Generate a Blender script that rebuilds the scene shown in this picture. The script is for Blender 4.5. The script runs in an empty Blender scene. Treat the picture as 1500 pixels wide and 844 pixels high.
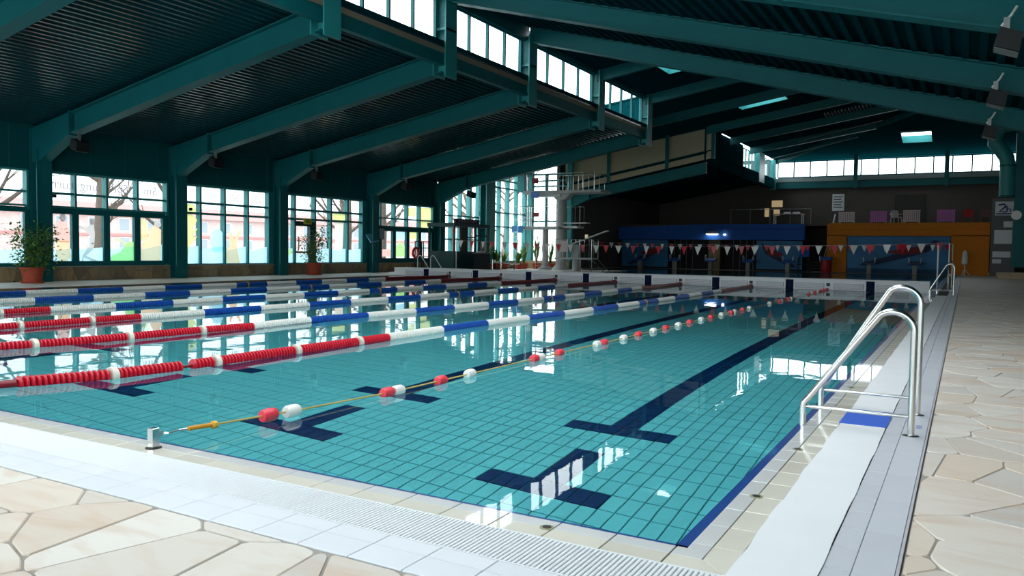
import bpy, math, random
import numpy as np
from mathutils import Vector, Matrix
random.seed(7)
scene = bpy.context.scene
COL = scene.collection

# ------------------------------------------------------------------ camera
F_PX, YAW, PITCH, ROLL = 1169.96, 0.5158, -0.0473, 0.0134
CAM = Vector((0.9039, -2.9985, 1.1438))
cam_d = bpy.data.cameras.new('camera')
cam = bpy.data.objects.new('camera', cam_d)
COL.objects.link(cam)
cam_d.sensor_fit = 'HORIZONTAL'; cam_d.sensor_width = 36.0
cam_d.lens = 36.0 * F_PX / 1500.0
cam_d.clip_end = 500; cam_d.clip_start = 0.05
fw = Vector((-math.sin(YAW)*math.cos(PITCH), math.cos(YAW)*math.cos(PITCH), math.sin(PITCH)))
r0 = Vector((math.cos(YAW), math.sin(YAW), 0)); u0 = r0.cross(fw)
rt = math.cos(ROLL)*r0 + math.sin(ROLL)*u0; up = -math.sin(ROLL)*r0 + math.cos(ROLL)*u0
cam.matrix_world = Matrix(((rt.x, up.x, -fw.x, CAM.x), (rt.y, up.y, -fw.y, CAM.y), (rt.z, up.z, -fw.z, CAM.z), (0, 0, 0, 1)))
scene.camera = cam

# ------------------------------------------------------------------ sky, portals, exposure
W = bpy.data.worlds.new('overcast_sky'); scene.world = W; W.use_nodes = True
bg = W.node_tree.nodes['Background']
bg.inputs[0].default_value = (0.92, 0.97, 1.0, 1); bg.inputs[1].default_value = 6.7
scene.view_settings.view_transform = 'Standard'; scene.view_settings.look = 'None'
scene.view_settings.gamma = 1.0; scene.view_settings.use_curve_mapping = False
scene.view_settings.exposure = 0.0
scene.cycles.max_bounces = 10; scene.cycles.diffuse_bounces = 5; scene.cycles.glossy_bounces = 4
scene.cycles.transmission_bounces = 6; scene.cycles.transparent_max_bounces = 16
scene.cycles.use_denoising = True
scene.cycles.sample_clamp_indirect = 12.0

def portal(name, loc, rot, sx, sy):
    l = bpy.data.lights.new(name, 'AREA'); l.shape = 'RECTANGLE'; l.size = sx; l.size_y = sy
    l.cycles.is_portal = True
    o = bpy.data.objects.new(name, l); COL.objects.link(o)
    o.location = loc; o.rotation_euler = rot; o['kind'] = 'helper'
    return o
H = math.pi/2
def hib_(x): return 8.10-.270*(x+12.1)
portal('daylight_portal_left', (-24.05, 17.2, 2.6), (0, -H, 0), 5.6, 50.5)
portal('daylight_portal_added_front', (-7.3, -8.3, 2.4), (H, 0, 0), 33, 4.4)
portal('daylight_portal_roof_glazing', (-12.45, 11.8, 7.55), (0, -H, 0), 1.3, 40.0)
portal('daylight_portal_diving_hall', (-22.1, 42.6, 3.2), (-H, 0, 0), 3.0, 5.5)
portal('daylight_portal_added_skylights', (-5.4, 3.35, hib_(-5.4)+.95), (0, math.atan(.27), 0), 11.2, 10.4)
portal('daylight_portal_back', (-4.0, 61.3, 7.55), (-H, 0, 0), 16.0, 1.3)

# ------------------------------------------------------------------ materials
def lin(c):
    return tuple(((v/255.0)/12.92 if v/255.0 <= 0.04045 else ((v/255.0+0.055)/1.055)**2.4) for v in c)
MATS = {}
def mat(name, rgb, rough=0.5, metal=0.0, var=0.0, scale=4.0, bump=0.0, rnd=0.0, coat=0.0, spec=0.5):
    if name in MATS: return MATS[name]
    m = bpy.data.materials.new(name); m.use_nodes = True; MATS[name] = m
    nt = m.node_tree; b = nt.nodes['Principled BSDF']
    c = lin(rgb)
    b.inputs['Base Color'].default_value = (*c, 1); b.inputs['Roughness'].default_value = rough
    b.inputs['Metallic'].default_value = metal
    b.inputs['Specular IOR Level'].default_value = spec
    if coat: b.inputs['Coat Weight'].default_value = coat; b.inputs['Coat Roughness'].default_value = 0.03; b.inputs['Coat IOR'].default_value = 1.33
    if var or bump or rnd:
        tc = nt.nodes.new('ShaderNodeTexCoord'); n = nt.nodes.new('ShaderNodeTexNoise')
        n.inputs['Scale'].default_value = scale; n.inputs['Detail'].default_value = 5
        nt.links.new(tc.outputs['Object'], n.inputs['Vector'])
        mr = nt.nodes.new('ShaderNodeMapRange'); mr.inputs[1].default_value = 0.25; mr.inputs[2].default_value = 0.75
        mr.inputs[3].default_value = 1-var; mr.inputs[4].default_value = 1+var*0.6
        nt.links.new(n.outputs['Fac'], mr.inputs[0])
        last = mr.outputs[0]
        if rnd:
            oi = nt.nodes.new('ShaderNodeObjectInfo'); m2 = nt.nodes.new('ShaderNodeMapRange')
            m2.inputs[3].default_value = 1-rnd; m2.inputs[4].default_value = 1+rnd*0.5
            nt.links.new(oi.outputs['Random'], m2.inputs[0])
            mu = nt.nodes.new('ShaderNodeMath'); mu.operation = 'MULTIPLY'
            nt.links.new(last, mu.inputs[0]); nt.links.new(m2.outputs[0], mu.inputs[1]); last = mu.outputs[0]
        vm = nt.nodes.new('ShaderNodeVectorMath'); vm.operation = 'SCALE'; vm.inputs[0].default_value = c
        nt.links.new(last, vm.inputs['Scale']); nt.links.new(vm.outputs[0], b.inputs['Base Color'])
        if bump:
            bp = nt.nodes.new('ShaderNodeBump'); bp.inputs['Strength'].default_value = bump; bp.inputs['Distance'].default_value = 0.02
            nt.links.new(n.outputs['Fac'], bp.inputs['Height']); nt.links.new(bp.outputs[0], b.inputs['Normal'])
    return m

def stone_mat(name, stops, rough=0.55, vein=(200, 150, 110), vscale=1.4):
    m = bpy.data.materials.new(name); m.use_nodes = True; nt = m.node_tree; b = nt.nodes['Principled BSDF']
    b.inputs['Roughness'].default_value = rough
    g = nt.nodes.new('ShaderNodeNewGeometry')
    ramp = nt.nodes.new('ShaderNodeValToRGB'); el = ramp.color_ramp.elements
    while len(el) < len(stops): el.new(0.5)
    for i, s in enumerate(stops): el[i].position = i/(len(stops)-1); el[i].color = (*lin(s), 1)
    oi = nt.nodes.new('ShaderNodeObjectInfo'); tc = nt.nodes.new('ShaderNodeTexCoord')
    ad = nt.nodes.new('ShaderNodeMath'); ad.operation = 'ADD'
    nt.links.new(oi.outputs['Random'], ad.inputs[0]); nt.links.new(g.outputs['Random Per Island'], ad.inputs[1])
    fr = nt.nodes.new('ShaderNodeMath'); fr.operation = 'FRACT'; nt.links.new(ad.outputs[0], fr.inputs[0])
    nt.links.new(fr.outputs[0], ramp.inputs[0])
    mp = nt.nodes.new('ShaderNodeMapping'); mp.inputs['Rotation'].default_value = (0, 0, 0.5); mp.inputs['Scale'].default_value = (1, 3.2, 1)
    nt.links.new(tc.outputs['Object'], mp.inputs[0])
    n = nt.nodes.new('ShaderNodeTexNoise'); n.inputs['Scale'].default_value = vscale; n.inputs['Detail'].default_value = 6
    n.inputs['Distortion'].default_value = 1.2; nt.links.new(mp.outputs[0], n.inputs['Vector'])
    mr = nt.nodes.new('ShaderNodeMapRange'); mr.inputs[1].default_value = 0.48; mr.inputs[2].default_value = 0.74; mr.inputs[4].default_value = 0.55
    nt.links.new(n.outputs['Fac'], mr.inputs[0])
    mx = nt.nodes.new('ShaderNodeMix'); mx.data_type = 'RGBA'; mx.inputs['B'].default_value = (*lin(vein), 1)
    nt.links.new(mr.outputs[0], mx.inputs[0]); nt.links.new(ramp.outputs[0], mx.inputs['A'])
    nt.links.new(mx.outputs['Result'], b.inputs['Base Color'])
    bp = nt.nodes.new('ShaderNodeBump'); bp.inputs['Strength'].default_value = 0.25; bp.inputs['Distance'].default_value = 0.01
    nt.links.new(n.outputs['Fac'], bp.inputs['Height']); nt.links.new(bp.outputs[0], b.inputs['Normal'])
    MATS[name] = m; return m

def glass_mat(name, tint, refl=1.0):
    m = bpy.data.materials.new(name); m.use_nodes = True; nt = m.node_tree; nt.nodes.clear()
    o = nt.nodes.new('ShaderNodeOutputMaterial'); t = nt.nodes.new('ShaderNodeBsdfTransparent'); t.inputs[0].default_value = (*tint, 1)
    g = nt.nodes.new('ShaderNodeBsdfGlossy'); g.inputs['Roughness'].default_value = 0.02
    lw = nt.nodes.new('ShaderNodeLayerWeight'); lw.inputs[0].default_value = 0.5
    pw = nt.nodes.new('ShaderNodeMath'); pw.operation = 'POWER'; pw.inputs[1].default_value = 5.0
    f = nt.nodes.new('ShaderNodeMath'); f.operation = 'MULTIPLY_ADD'; f.inputs[1].default_value = 0.6; f.inputs[2].default_value = 0.03
    nt.links.new(lw.outputs['Facing'], pw.inputs[0]); nt.links.new(pw.outputs[0], f.inputs[0])
    mx = nt.nodes.new('ShaderNodeMixShader')
    nt.links.new(f.outputs[0], mx.inputs[0]); nt.links.new(t.outputs[0], mx.inputs[1]); nt.links.new(g.outputs[0], mx.inputs[2])
    nt.links.new(mx.outputs[0], o.inputs[0]); MATS[name] = m; return m

def film_mat(name, rgb, clear=0.35):
    m = bpy.data.materials.new(name); m.use_nodes = True; nt = m.node_tree; nt.nodes.clear()
    o = nt.nodes.new('ShaderNodeOutputMaterial'); t = nt.nodes.new('ShaderNodeBsdfTransparent'); t.inputs[0].default_value = (*lin(rgb), 1)
    d = nt.nodes.new('ShaderNodeBsdfTranslucent'); d.inputs[0].default_value = (*lin(rgb), 1)
    mx = nt.nodes.new('ShaderNodeMixShader'); mx.inputs[0].default_value = 1-clear
    nt.links.new(t.outputs[0], mx.inputs[1]); nt.links.new(d.outputs[0], mx.inputs[2]); nt.links.new(mx.outputs[0], o.inputs[0])
    MATS[name] = m; return m

def water_mat():
    m = bpy.data.materials.new('pool_water'); m.use_nodes = True; nt = m.node_tree; nt.nodes.clear()
    o = nt.nodes.new('ShaderNodeOutputMaterial')
    r = nt.nodes.new('ShaderNodeBsdfRefraction'); r.inputs[0].default_value = (0.90, 1.0, 1.0, 1); r.inputs['IOR'].default_value = 1.33; r.inputs['Roughness'].default_value = 0.0
    g = nt.nodes.new('ShaderNodeBsdfGlossy'); g.inputs['Roughness'].default_value = 0.0
    f = nt.nodes.new('ShaderNodeFresnel'); f.inputs[0].default_value = 1.33
    mx = nt.nodes.new('ShaderNodeMixShader')
    tc = nt.nodes.new('ShaderNodeTexCoord')
    n1 = nt.nodes.new('ShaderNodeTexNoise'); n1.inputs['Scale'].default_value = 1.6; n1.inputs['Detail'].default_value = 2
    n2 = nt.nodes.new('ShaderNodeTexNoise'); n2.inputs['Scale'].default_value = 9.0; n2.inputs['Detail'].default_value = 2
    mu = nt.nodes.new('ShaderNodeMath'); mu.operation = 'MULTIPLY'; mu.inputs[1].default_value = 0.10
    ad = nt.nodes.new('ShaderNodeMath'); ad.operation = 'ADD'
    for n in (n1, n2): nt.links.new(tc.outputs['Object'], n.inputs['Vector'])
    nt.links.new(n2.outputs['Fac'], mu.inputs[0]); nt.links.new(mu.outputs[0], ad.inputs[0]); nt.links.new(n1.outputs['Fac'], ad.inputs[1])
    bp = nt.nodes.new('ShaderNodeBump'); bp.inputs['Strength'].default_value = 0.22; bp.inputs['Distance'].default_value = 0.007
    nt.links.new(ad.outputs[0], bp.inputs['Height'])
    for s in (r, g, f): nt.links.new(bp.outputs[0], s.inputs['Normal'])
    nt.links.new(f.outputs[0], mx.inputs[0]); nt.links.new(r.outputs[0], mx.inputs[1]); nt.links.new(g.outputs[0], mx.inputs[2])
    nt.links.new(mx.outputs[0], o.inputs[0]); MATS['pool_water'] = m; return m

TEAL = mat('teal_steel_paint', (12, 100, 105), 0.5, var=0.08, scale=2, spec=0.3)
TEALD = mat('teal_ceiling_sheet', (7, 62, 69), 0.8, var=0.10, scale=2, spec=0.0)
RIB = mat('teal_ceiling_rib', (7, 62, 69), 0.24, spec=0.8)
TEALF = mat('teal_window_frame', (44, 140, 142), 0.45)
WHITE = mat('white_paint', (235, 236, 238), 0.45)
STEEL = mat('brushed_stainless', (205, 205, 202), 0.22, metal=1.0)
STEELD = mat('galvanised_steel', (170, 172, 172), 0.4, metal=0.8)
DARK = mat('dark_rubber', (18, 18, 20), 0.6)
GLASS = glass_mat('window_glass', (0.62, 0.65, 0.655))
GLASSC = glass_mat('roof_glazing_glass', (0.85, 0.88, 0.88))
CREAM = mat('cream_tile', (236, 229, 214), 0.35, rnd=0.08, var=0.05, coat=1.0)
WTILE = mat('white_tile', (232, 234, 240), 0.4, rnd=0.03, var=0.03)
GTILE = mat('lavender_grey_tile', (205, 206, 214), 0.45, rnd=0.04, var=0.04)
GROUT = mat('grey_grout', (168, 160, 152), 0.9, var=0.15, scale=12)
DGROUT = mat('dark_joint', (84, 84, 70), 0.8)
PTILE = mat('teal_pool_tile', (132, 238, 246), 0.3, rnd=0.05)
PGROUT = mat('teal_pool_grout', (26, 122, 136), 0.8)
BTILE = mat('navy_pool_tile', (8, 52, 110), 0.3, rnd=0.05)
EDGE = mat('blue_edge_tile', (12, 70, 150), 0.3, coat=1.0)
STONE = stone_mat('flagstone', [(228, 220, 210), (216, 205, 194), (234, 228, 220), (224, 206, 188), (208, 201, 194), (232, 220, 208)], vein=(208, 172, 142))
SILLST = stone_mat('sill_wall_stone', [(150, 128, 100), (176, 150, 112), (128, 112, 92), (166, 146, 122), (142, 120, 88)], vein=(110, 88, 62))
RED = mat('red_plastic', (205, 22, 48), 0.35)
WHP = mat('white_plastic', (238, 236, 230), 0.35)
BLUEP = mat('blue_plastic', (18, 78, 168), 0.35)
YEL = mat('yellow_plastic', (226, 170, 40), 0.4)
ORANGE = mat('orange_plaster', (226, 130, 8), 0.7, var=0.06)
BLUEPL = mat('blue_plaster', (20, 92, 180), 0.7, var=0.06)
BEIGE = mat('beige_cladding', (186, 172, 142), 0.7, var=0.05)
DARKW = mat('brown_grey_wall', (92, 84, 80), 0.8, var=0.1)
CONC = mat('concrete', (160, 158, 152), 0.8, var=0.12, scale=6, bump=0.2)
TERRA = mat('terracotta', (178, 72, 46), 0.7, var=0.1)
LEAF = mat('leaf_green', (98, 146, 58), 0.5, var=0.35, scale=20)
BARK = mat('bark', (120, 106, 96), 0.9, var=0.2, scale=8)
MAROON = mat('dark_red_tube_and_shaded_disc', (128, 14, 34), 0.35)  # dark red end tubes, and red discs with shade put into the colour

# ------------------------------------------------------------------ mesh helpers
class MB:
    def __init__(s): s.v = []; s.f = []; s.mi = []
    def add(s, v, f, mi=0):
        b = len(s.v); s.v += [tuple(x) for x in v]; s.f += [tuple(b+i for i in q) for q in f]; s.mi += [mi]*len(f); return s
    def box(s, x0, x1, y0, y1, z0, z1, mi=0):
        return s.add([(x0,y0,z0),(x1,y0,z0),(x1,y1,z0),(x0,y1,z0),(x0,y0,z1),(x1,y0,z1),(x1,y1,z1),(x0,y1,z1)],
                     [(0,3,2,1),(4,5,6,7),(0,1,5,4),(1,2,6,5),(2,3,7,6),(3,0,4,7)], mi)
    def bevbox(s, x0, x1, y0, y1, z0, z1, b=0.004, mi=0):
        # chamfered top
        return s.add([(x0,y0,z0),(x1,y0,z0),(x1,y1,z0),(x0,y1,z0),(x0,y0,z1-b),(x1,y0,z1-b),(x1,y1,z1-b),(x0,y1,z1-b),
                      (x0+b,y0+b,z1),(x1-b,y0+b,z1),(x1-b,y1-b,z1),(x0+b,y1-b,z1)],
                     [(0,3,2,1),(0,1,5,4),(1,2,6,5),(2,3,7,6),(3,0,4,7),(4,5,9,8),(5,6,10,9),(6,7,11,10),(7,4,8,11),(8,9,10,11)], mi)
    def tube(s, pts, r, n=10, closed=False, caps=True, mi=0):
        P = [Vector(p) for p in pts]; rr = r if isinstance(r, (list, tuple)) else [r]*len(P)
        m = len(P); T = []
        for i in range(m):
            a = P[i-1] if i > 0 else P[i]; b = P[i+1] if i < m-1 else P[i]
            T.append((b-a).normalized())
        t = T[0]; nrm = t.orthogonal().normalized(); V = []
        for i in range(m):
            if i: 
                ax = T[i-1].cross(T[i])
                if ax.length > 1e-7: nrm = Matrix.Rotation(T[i-1].angle(T[i]), 3, ax.normalized()) @ nrm
            bn = T[i].cross(nrm).normalized(); nn = bn.cross(T[i]).normalized()
            for k in range(n):
                a = 2*math.pi*k/n; V.append(P[i] + (nn*math.cos(a)+bn*math.sin(a))*rr[i])
        Fc = [(i*n+k, i*n+(k+1)%n, (i+1)*n+(k+1)%n, (i+1)*n+k) for i in range(m-1) for k in range(n)]
        if caps: Fc += [tuple(range(n-1, -1, -1)), tuple((m-1)*n+k for k in range(n))]
        return s.add(V, Fc, mi)
    def lathe(s, prof, c=(0,0,0), axis='z', n=16, mi=0):
        V = []; m = len(prof)
        for (r, h) in prof:
            for k in range(n):
                a = 2*math.pi*k/n; x, y = r*math.cos(a), r*math.sin(a)
                p = (x, y, h) if axis == 'z' else ((x, h, y) if axis == 'y' else (h, x, y))
                V.append((c[0]+p[0], c[1]+p[1], c[2]+p[2]))
        Fc = [(i*n+k, i*n+(k+1)%n, (i+1)*n+(k+1)%n, (i+1)*n+k) for i in range(m-1) for k in range(n)]
        Fc += [tuple(range(n-1, -1, -1)), tuple((m-1)*n+k for k in range(n))]
        return s.add(V, Fc, mi)
    def prism(s, poly, d, mi=0):
        # poly: list of 3-D points of one planar face, d: extrusion vector
        n = len(poly); D = Vector(d)
        V = [Vector(p) for p in poly] + [Vector(p)+D for p in poly]
        Fc = [tuple(range(n-1, -1, -1)), tuple(range(n, 2*n))] + [(i, (i+1)%n, n+(i+1)%n, n+i) for i in range(n)]
        return s.add(V, Fc, mi)
    def quad(s, a, b, c, d, mi=0): return s.add([a,b,c,d], [(0,1,2,3)], mi)
    def mesh(s, name, mats, smooth=False):
        me = bpy.data.meshes.new(name); me.from_pydata(s.v, [], s.f)
        for m in (mats if isinstance(mats, (list, tuple)) else [mats]): me.materials.append(m)
        if any(s.mi): me.polygons.foreach_set('material_index', s.mi)
        if smooth:
            me.polygons.foreach_set('use_smooth', [True]*len(me.polygons))
            me.update()
            try: me.set_sharp_from_angle(angle=math.radians(40))
            except Exception: pass
        me.validate(); me.update(); return me

def link(name, me, parent=None, loc=(0,0,0), rz=0):
    o = bpy.data.objects.new(name, me); COL.objects.link(o); o.location = loc
    if rz: o.rotation_euler = (0, 0, rz)
    if parent is not None: o.parent = parent
    return o
def obj(name, mb, mats, parent=None, loc=(0,0,0), smooth=False, rz=0): return link(name, mb.mesh(name, mats, smooth), parent, loc, rz)
def tag(o, label, cat=None, group=None, kind=None):
    o['label'] = label
    if cat: o['category'] = cat
    if group: o['group'] = group
    if kind: o['kind'] = kind
    return o
def thing(name, label, cat, loc=(0,0,0), rz=0, group=None, kind=None):
    o = bpy.data.objects.new(name, None); COL.objects.link(o); o.location = loc; o.rotation_euler = (0,0,rz)
    o.empty_display_size = 0.1
    return tag(o, label, cat, group, kind)
def struct(name, label=None, parent_empty=True):
    o = bpy.data.objects.new(name, None); COL.objects.link(o); o['kind'] = 'structure'; o['category'] = 'building'
    if label: o['label'] = label
    return o
def sobj(name, mb, mats, label, cat='building', smooth=False):
    o = obj(name, mb, mats, None, smooth=smooth); o['kind'] = 'structure'; o['label'] = label; o['category'] = cat; return o
def copy_tree(o, parent=None):
    c = o.copy(); COL.objects.link(c)
    if parent is not None: c.parent = parent
    for ch in o.children: copy_tree(ch, c)
    return c
def stuff(o): o['kind'] = 'stuff'; return o

def arc(c, r, a0, a1, ux, uy, n=8):
    return [Vector(c) + Vector(ux)*(r*math.cos(a0+(a1-a0)*i/n)) + Vector(uy)*(r*math.sin(a0+(a1-a0)*i/n)) for i in range(n+1)]

def voronoi(x0, x1, y0, y1, sp, rng, sx=1.0, gap=0.012):
    """irregular crazy-paving polygons that fill a rectangle"""
    nx = max(1, round((x1-x0)/(sp*sx))); ny = max(1, round((y1-y0)/sp)); dx = (x1-x0)/nx; dy = (y1-y0)/ny
    S = {}
    for i in range(-3, nx+3):
        for j in range(-3, ny+3):
            S[i, j] = (x0+(i+0.5+rng.uniform(-.6, .6))*dx, y0+(j+0.5+rng.uniform(-.6, .6))*dy)
    out = []
    for i in range(-1, nx+1):
        for j in range(-1, ny+1):
            c = S[i, j]; poly = [(x0, y0), (x1, y0), (x1, y1), (x0, y1)]
            for a in range(-3, 4):
                for b in range(-3, 4):
                    q = S.get((i+a, j+b))
                    if q is None or (a == 0 and b == 0): continue
                    nxv, nyv = q[0]-c[0], q[1]-c[1]; L = math.hypot(nxv, nyv); nxv /= L; nyv /= L
                    dd = ((c[0]+q[0])/2*nxv + (c[1]+q[1])/2*nyv) - gap
                    new = []
                    for k in range(len(poly)):
                        p, r = poly[k], poly[(k+1) % len(poly)]
                        dp = p[0]*nxv+p[1]*nyv-dd; dr = r[0]*nxv+r[1]*nyv-dd
                        if dp <= 0: new.append(p)
                        if dp*dr < 0:
                            t = dp/(dp-dr); new.append((p[0]+(r[0]-p[0])*t, p[1]+(r[1]-p[1])*t))
                    poly = new
                    if len(poly) < 3: break
                if len(poly) < 3: break
            if len(poly) >= 3:
                ar = abs(sum(poly[k][0]*poly[(k+1)%len(poly)][1]-poly[(k+1)%len(poly)][0]*poly[k][1] for k in range(len(poly))))/2
                if ar > 0.006: out.append(poly)
    return out
def rounded(poly, cut=0.035):
    out = []
    n = len(poly)
    for k in range(n):
        p = Vector(poly[k]); a = Vector(poly[k-1]); b = Vector(poly[(k+1)%n])
        for q in (a, b):
            d = q-p; L = d.length
            out.append(tuple(p + d*(min(cut, L*0.3)/L if L > 1e-6 else 0)))
    return out
def slab(mb, poly, z0, z1, bev=0.006, fn=None):
    """polygon in (a,b) -> chamfered slab; fn maps (a,b,h) to xyz"""
    fn = fn or (lambda a, b, h: (a, b, h)); n = len(poly)
    cx = sum(p[0] for p in poly)/n; cy = sum(p[1] for p in poly)/n
    inn = []
    for p in poly:
        d = math.hypot(p[0]-cx, p[1]-cy) or 1; k = max(0, 1-bev/d); inn.append((cx+(p[0]-cx)*k, cy+(p[1]-cy)*k))
    V = [fn(p[0], p[1], z0) for p in poly] + [fn(p[0], p[1], z1-bev) for p in poly] + [fn(p[0], p[1], z1) for p in inn]
    Fc = [(i, (i+1)%n, n+(i+1)%n, n+i) for i in range(n)] + [(n+i, n+(i+1)%n, 2*n+(i+1)%n, 2*n+i) for i in range(n)] + [tuple(range(2*n, 3*n))]
    mb.add(V, Fc)

# ------------------------------------------------------------------ dimensions
XL = -23.7            # left window wall
PL = -20.45           # left pool edge
PE = 50.0             # far end of the long pool
XC = -12.1            # roof glazing line
YC = [11.07, 15.91, 20.80, 26.62, 32.16]      # roof frames
YF, YB, XR = -8.0, 61.0, 9.0
Y6 = 42.2
DEPTH = 1.85
LANE0 = -1.7316
SL = 0.158            # tent roof slope
def tent(x): return 8.32 + SL*(x-XC)
ZD = 0.0              # deck level

# ================================================================== FLOOR
rng = random.Random(3)
floor = sobj('floor', MB().box(.742, XR, YF, YB, -.4, -.003).box(XL, .742, YF, -.765, -.4, -.003).box(XL-.2, PL, -.005, YB, -.4, -.014)
             .box(PL, .203, PE+.1, YB, -.4, -.014), GROUT, 'pale crazy paving around the swimming pool', 'floor')
# crazy paving: near stones are parts, the far ones one mesh
near_polys = voronoi(-4.3, .70, -2.6, -.775, .34, rng, 1.7, .005) 
right_polys = voronoi(.745, 3.4, -2.6, 10.0, .32, rng, 1.6, .004)
cnt = 0
for poly in near_polys + right_polys:
    cx = sum(q[0] for q in poly)/len(poly); cy = sum(q[1] for q in poly)/len(poly)
    mb = MB(); slab(mb, rounded(poly, .02), -.016, .004+rng.uniform(-.0015, .0015), .005)
    obj('flagstone', mb, STONE, floor); cnt += 1
mb = MB()
for poly in voronoi(.745, 6.0, 10.0, 60.5, .34, rng, 1.6, .004) + voronoi(-20.3, -4.3, -4.5, -.775, .5, rng, 1.5, .005) + voronoi(3.4, 8.5, -4.5, 10.0, .5, rng, 1.5, .005) + voronoi(-4.3, 3.4, -4.5, -2.6, .5, rng, 1.5, .005):
    slab(mb, poly, -.016, .004, .005)
stuff(obj('far_paving', mb, STONE, floor))
obj('deck_slab', MB().box(XL, PL, -.7, YB, -.014, .0).box(PL, -16.8, 38.0, Y6, -.5, .0), mat('pale_deck_stone', (226, 218, 210), 0.6, var=0.08, scale=2), floor)
obj('far_end_slab', MB().box(PL, .203, PE, YB, -.5, .0), mat('grey_deck', (120, 116, 110), 0.6, var=0.1), floor)

# ================================================================== POOL BASIN
basin = sobj('pool_basin', MB().box(-.002, .2, -.2, PE, -2.2, -.02).box(PL-.3, PL, -.2, PE+.3, -2.2, -.016).box(PL, 0, -.2, 0, -2.2, -.02).box(PL, 0, PE, PE+.3, -2.2, -.02)
             .box(PL, 0, 0, PE, -2.2, -DEPTH-.012), PGROUT, 'tiled basin of the long swimming pool', 'pool')
# floor tiles 12.5 x 25 cm with navy lane marks
def is_navy(cx, cy):
    for k in range(8):
        lx = LANE0-2.5*k
        if abs(cx-lx) < .125 and (2.0 < cy < 3.0 or 3.5 < cy < 46.5): return True
        if abs(cx-lx) < .5 and (2.0 < cy < 2.25 or 3.5 < cy < 3.75): return True
    return False
g = .0045
tile_me = {}
for nv, m in ((False, PTILE), (True, BTILE)):
    tile_me[nv] = MB().bevbox(-.0625+g, .0625-g, -.125+g, .125-g, 0, .012, .003).mesh('floor_tile', m)
cells = []
x = LANE0 + .125*13 + .0625
i = 0
while True:
    cx = LANE0 + .125*(13-i) - .0625; i += 1
    if cx > -.03: continue
    if cx < PL: break
    for j in range(200):
        cy = .125+.25*j
        if cy > PE: break
        cells.append((cx, cy))
A = np.array(cells)
# keep what can be seen; the tiles that show largest become parts
d = np.hypot(A[:,0]-CAM.x, A[:,1]-CAM.y)
# visible zone: the line of sight enters the water inside the pool
t_in = 0.60
vis = (A[:,1] > 1.5) & (A[:,0] < -.45) & (A[:,0] > -3.4)
score = np.where(vis, d, 1e9); order = np.argsort(score)
near_set = set(order[:290].tolist())
V = []; Fq = []; MI = []
for idx, (cx, cy) in enumerate(cells):
    nv = is_navy(cx, cy)
    if idx in near_set:
        link('floor_tile', tile_me[nv], basin, (cx, cy, -DEPTH-.012)); continue
    b = len(V); x0, x1, y0, y1 = cx-.0625+g, cx+.0625-g, cy-.125+g, cy+.125-g; z1 = -DEPTH; z0 = z1-.012
    V += [(x0,y0,z0),(x1,y0,z0),(x1,y1,z0),(x0,y1,z0),(x0,y0,z1),(x1,y0,z1),(x1,y1,z1),(x0,y1,z1)]
    Fq += [(b+4,b+5,b+6,b+7),(b,b+1,b+5,b+4),(b+1,b+2,b+6,b+5),(b+2,b+3,b+7,b+6),(b+3,b,b+4,b+7)]; MI += [1 if nv else 0]*5
me = bpy.data.meshes.new('floor_tiling'); me.from_pydata(V, [], Fq); me.materials.append(PTILE); me.materials.append(BTILE)
me.polygons.foreach_set('material_index', MI); me.update()
stuff(link('floor_tiling', me, basin))
obj('blue_edge_band', MB().box(-.047, -.001, -.0, PE, -.08, -.006).box(PL, -.001, .0, .026, -.08, -.006), EDGE, basin)

# water
wm = MB().quad((PL, .0, -.010), (-.0, .0, -.010), (-.0, PE, -.010), (PL, PE, -.010))
water = tag(obj('water', wm, water_mat()), 'clear turquoise pool water', 'water', kind='stuff')

# ================================================================== COPING, GUTTER, EDGE TILES
cop = sobj('trim_1', MB().box(-.001, .203, -.203, PE, -.3, -.009).box(PL, .0, -.203, -.001, -.3, -.009), DGROUT, 'wet cream and white coping tiles along the pool edge', 'pool edge')
jt = .003
Z0c, Z1c = -.012, -.002
def tilebox(x0, x1, y0, y1, z1=Z1c, z0=Z0c): return MB().bevbox(x0, x1, y0, y1, z0, z1, .002)
WETW = mat('wet_white_tile', (226, 226, 226), 0.3, rnd=0.05, var=0.04, coat=1.0)
inner_r = tilebox(.001, .0835, -.125+jt, .125-jt).mesh('coping_tile', WETW); outer_r = tilebox(.088, .202, -.125+jt, .125-jt).mesh('coping_tile', CREAM)
inner_n = tilebox(-.125+jt, .125-jt, -.0855, -.001).mesh('coping_tile', WETW); outer_n = tilebox(-.125+jt, .125-jt, -.202, -.0885).mesh('coping_tile', CREAM)
far = MB()
for k in range(200):
    cy = .19+.25*k
    if cy > PE: break
    if cy < 12: link('coping_tile', inner_r, cop, (0, cy, 0)); link('coping_tile', outer_r, cop, (0, cy, 0))
    else: far.bevbox(.001, .0835, cy-.122, cy+.122, Z0c, Z1c, .002, 0).bevbox(.088, .202, cy-.122, cy+.122, Z0c, Z1c, .002, 1)
for k in range(82):
    cx = -.165-.25*k
    if cx < PL: break
    if cx > -9: link('coping_tile', inner_n, cop, (cx, 0, 0)); link('coping_tile', outer_n, cop, (cx, 0, 0))
    else: far.bevbox(cx-.122, cx+.122, -.0855, -.001, Z0c, Z1c, .002, 0).bevbox(cx-.122, cx+.122, -.202, -.0885, Z0c, Z1c, .002, 1)
stuff(obj('far_coping_tiles', far, [WETW, CREAM], cop))
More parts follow.
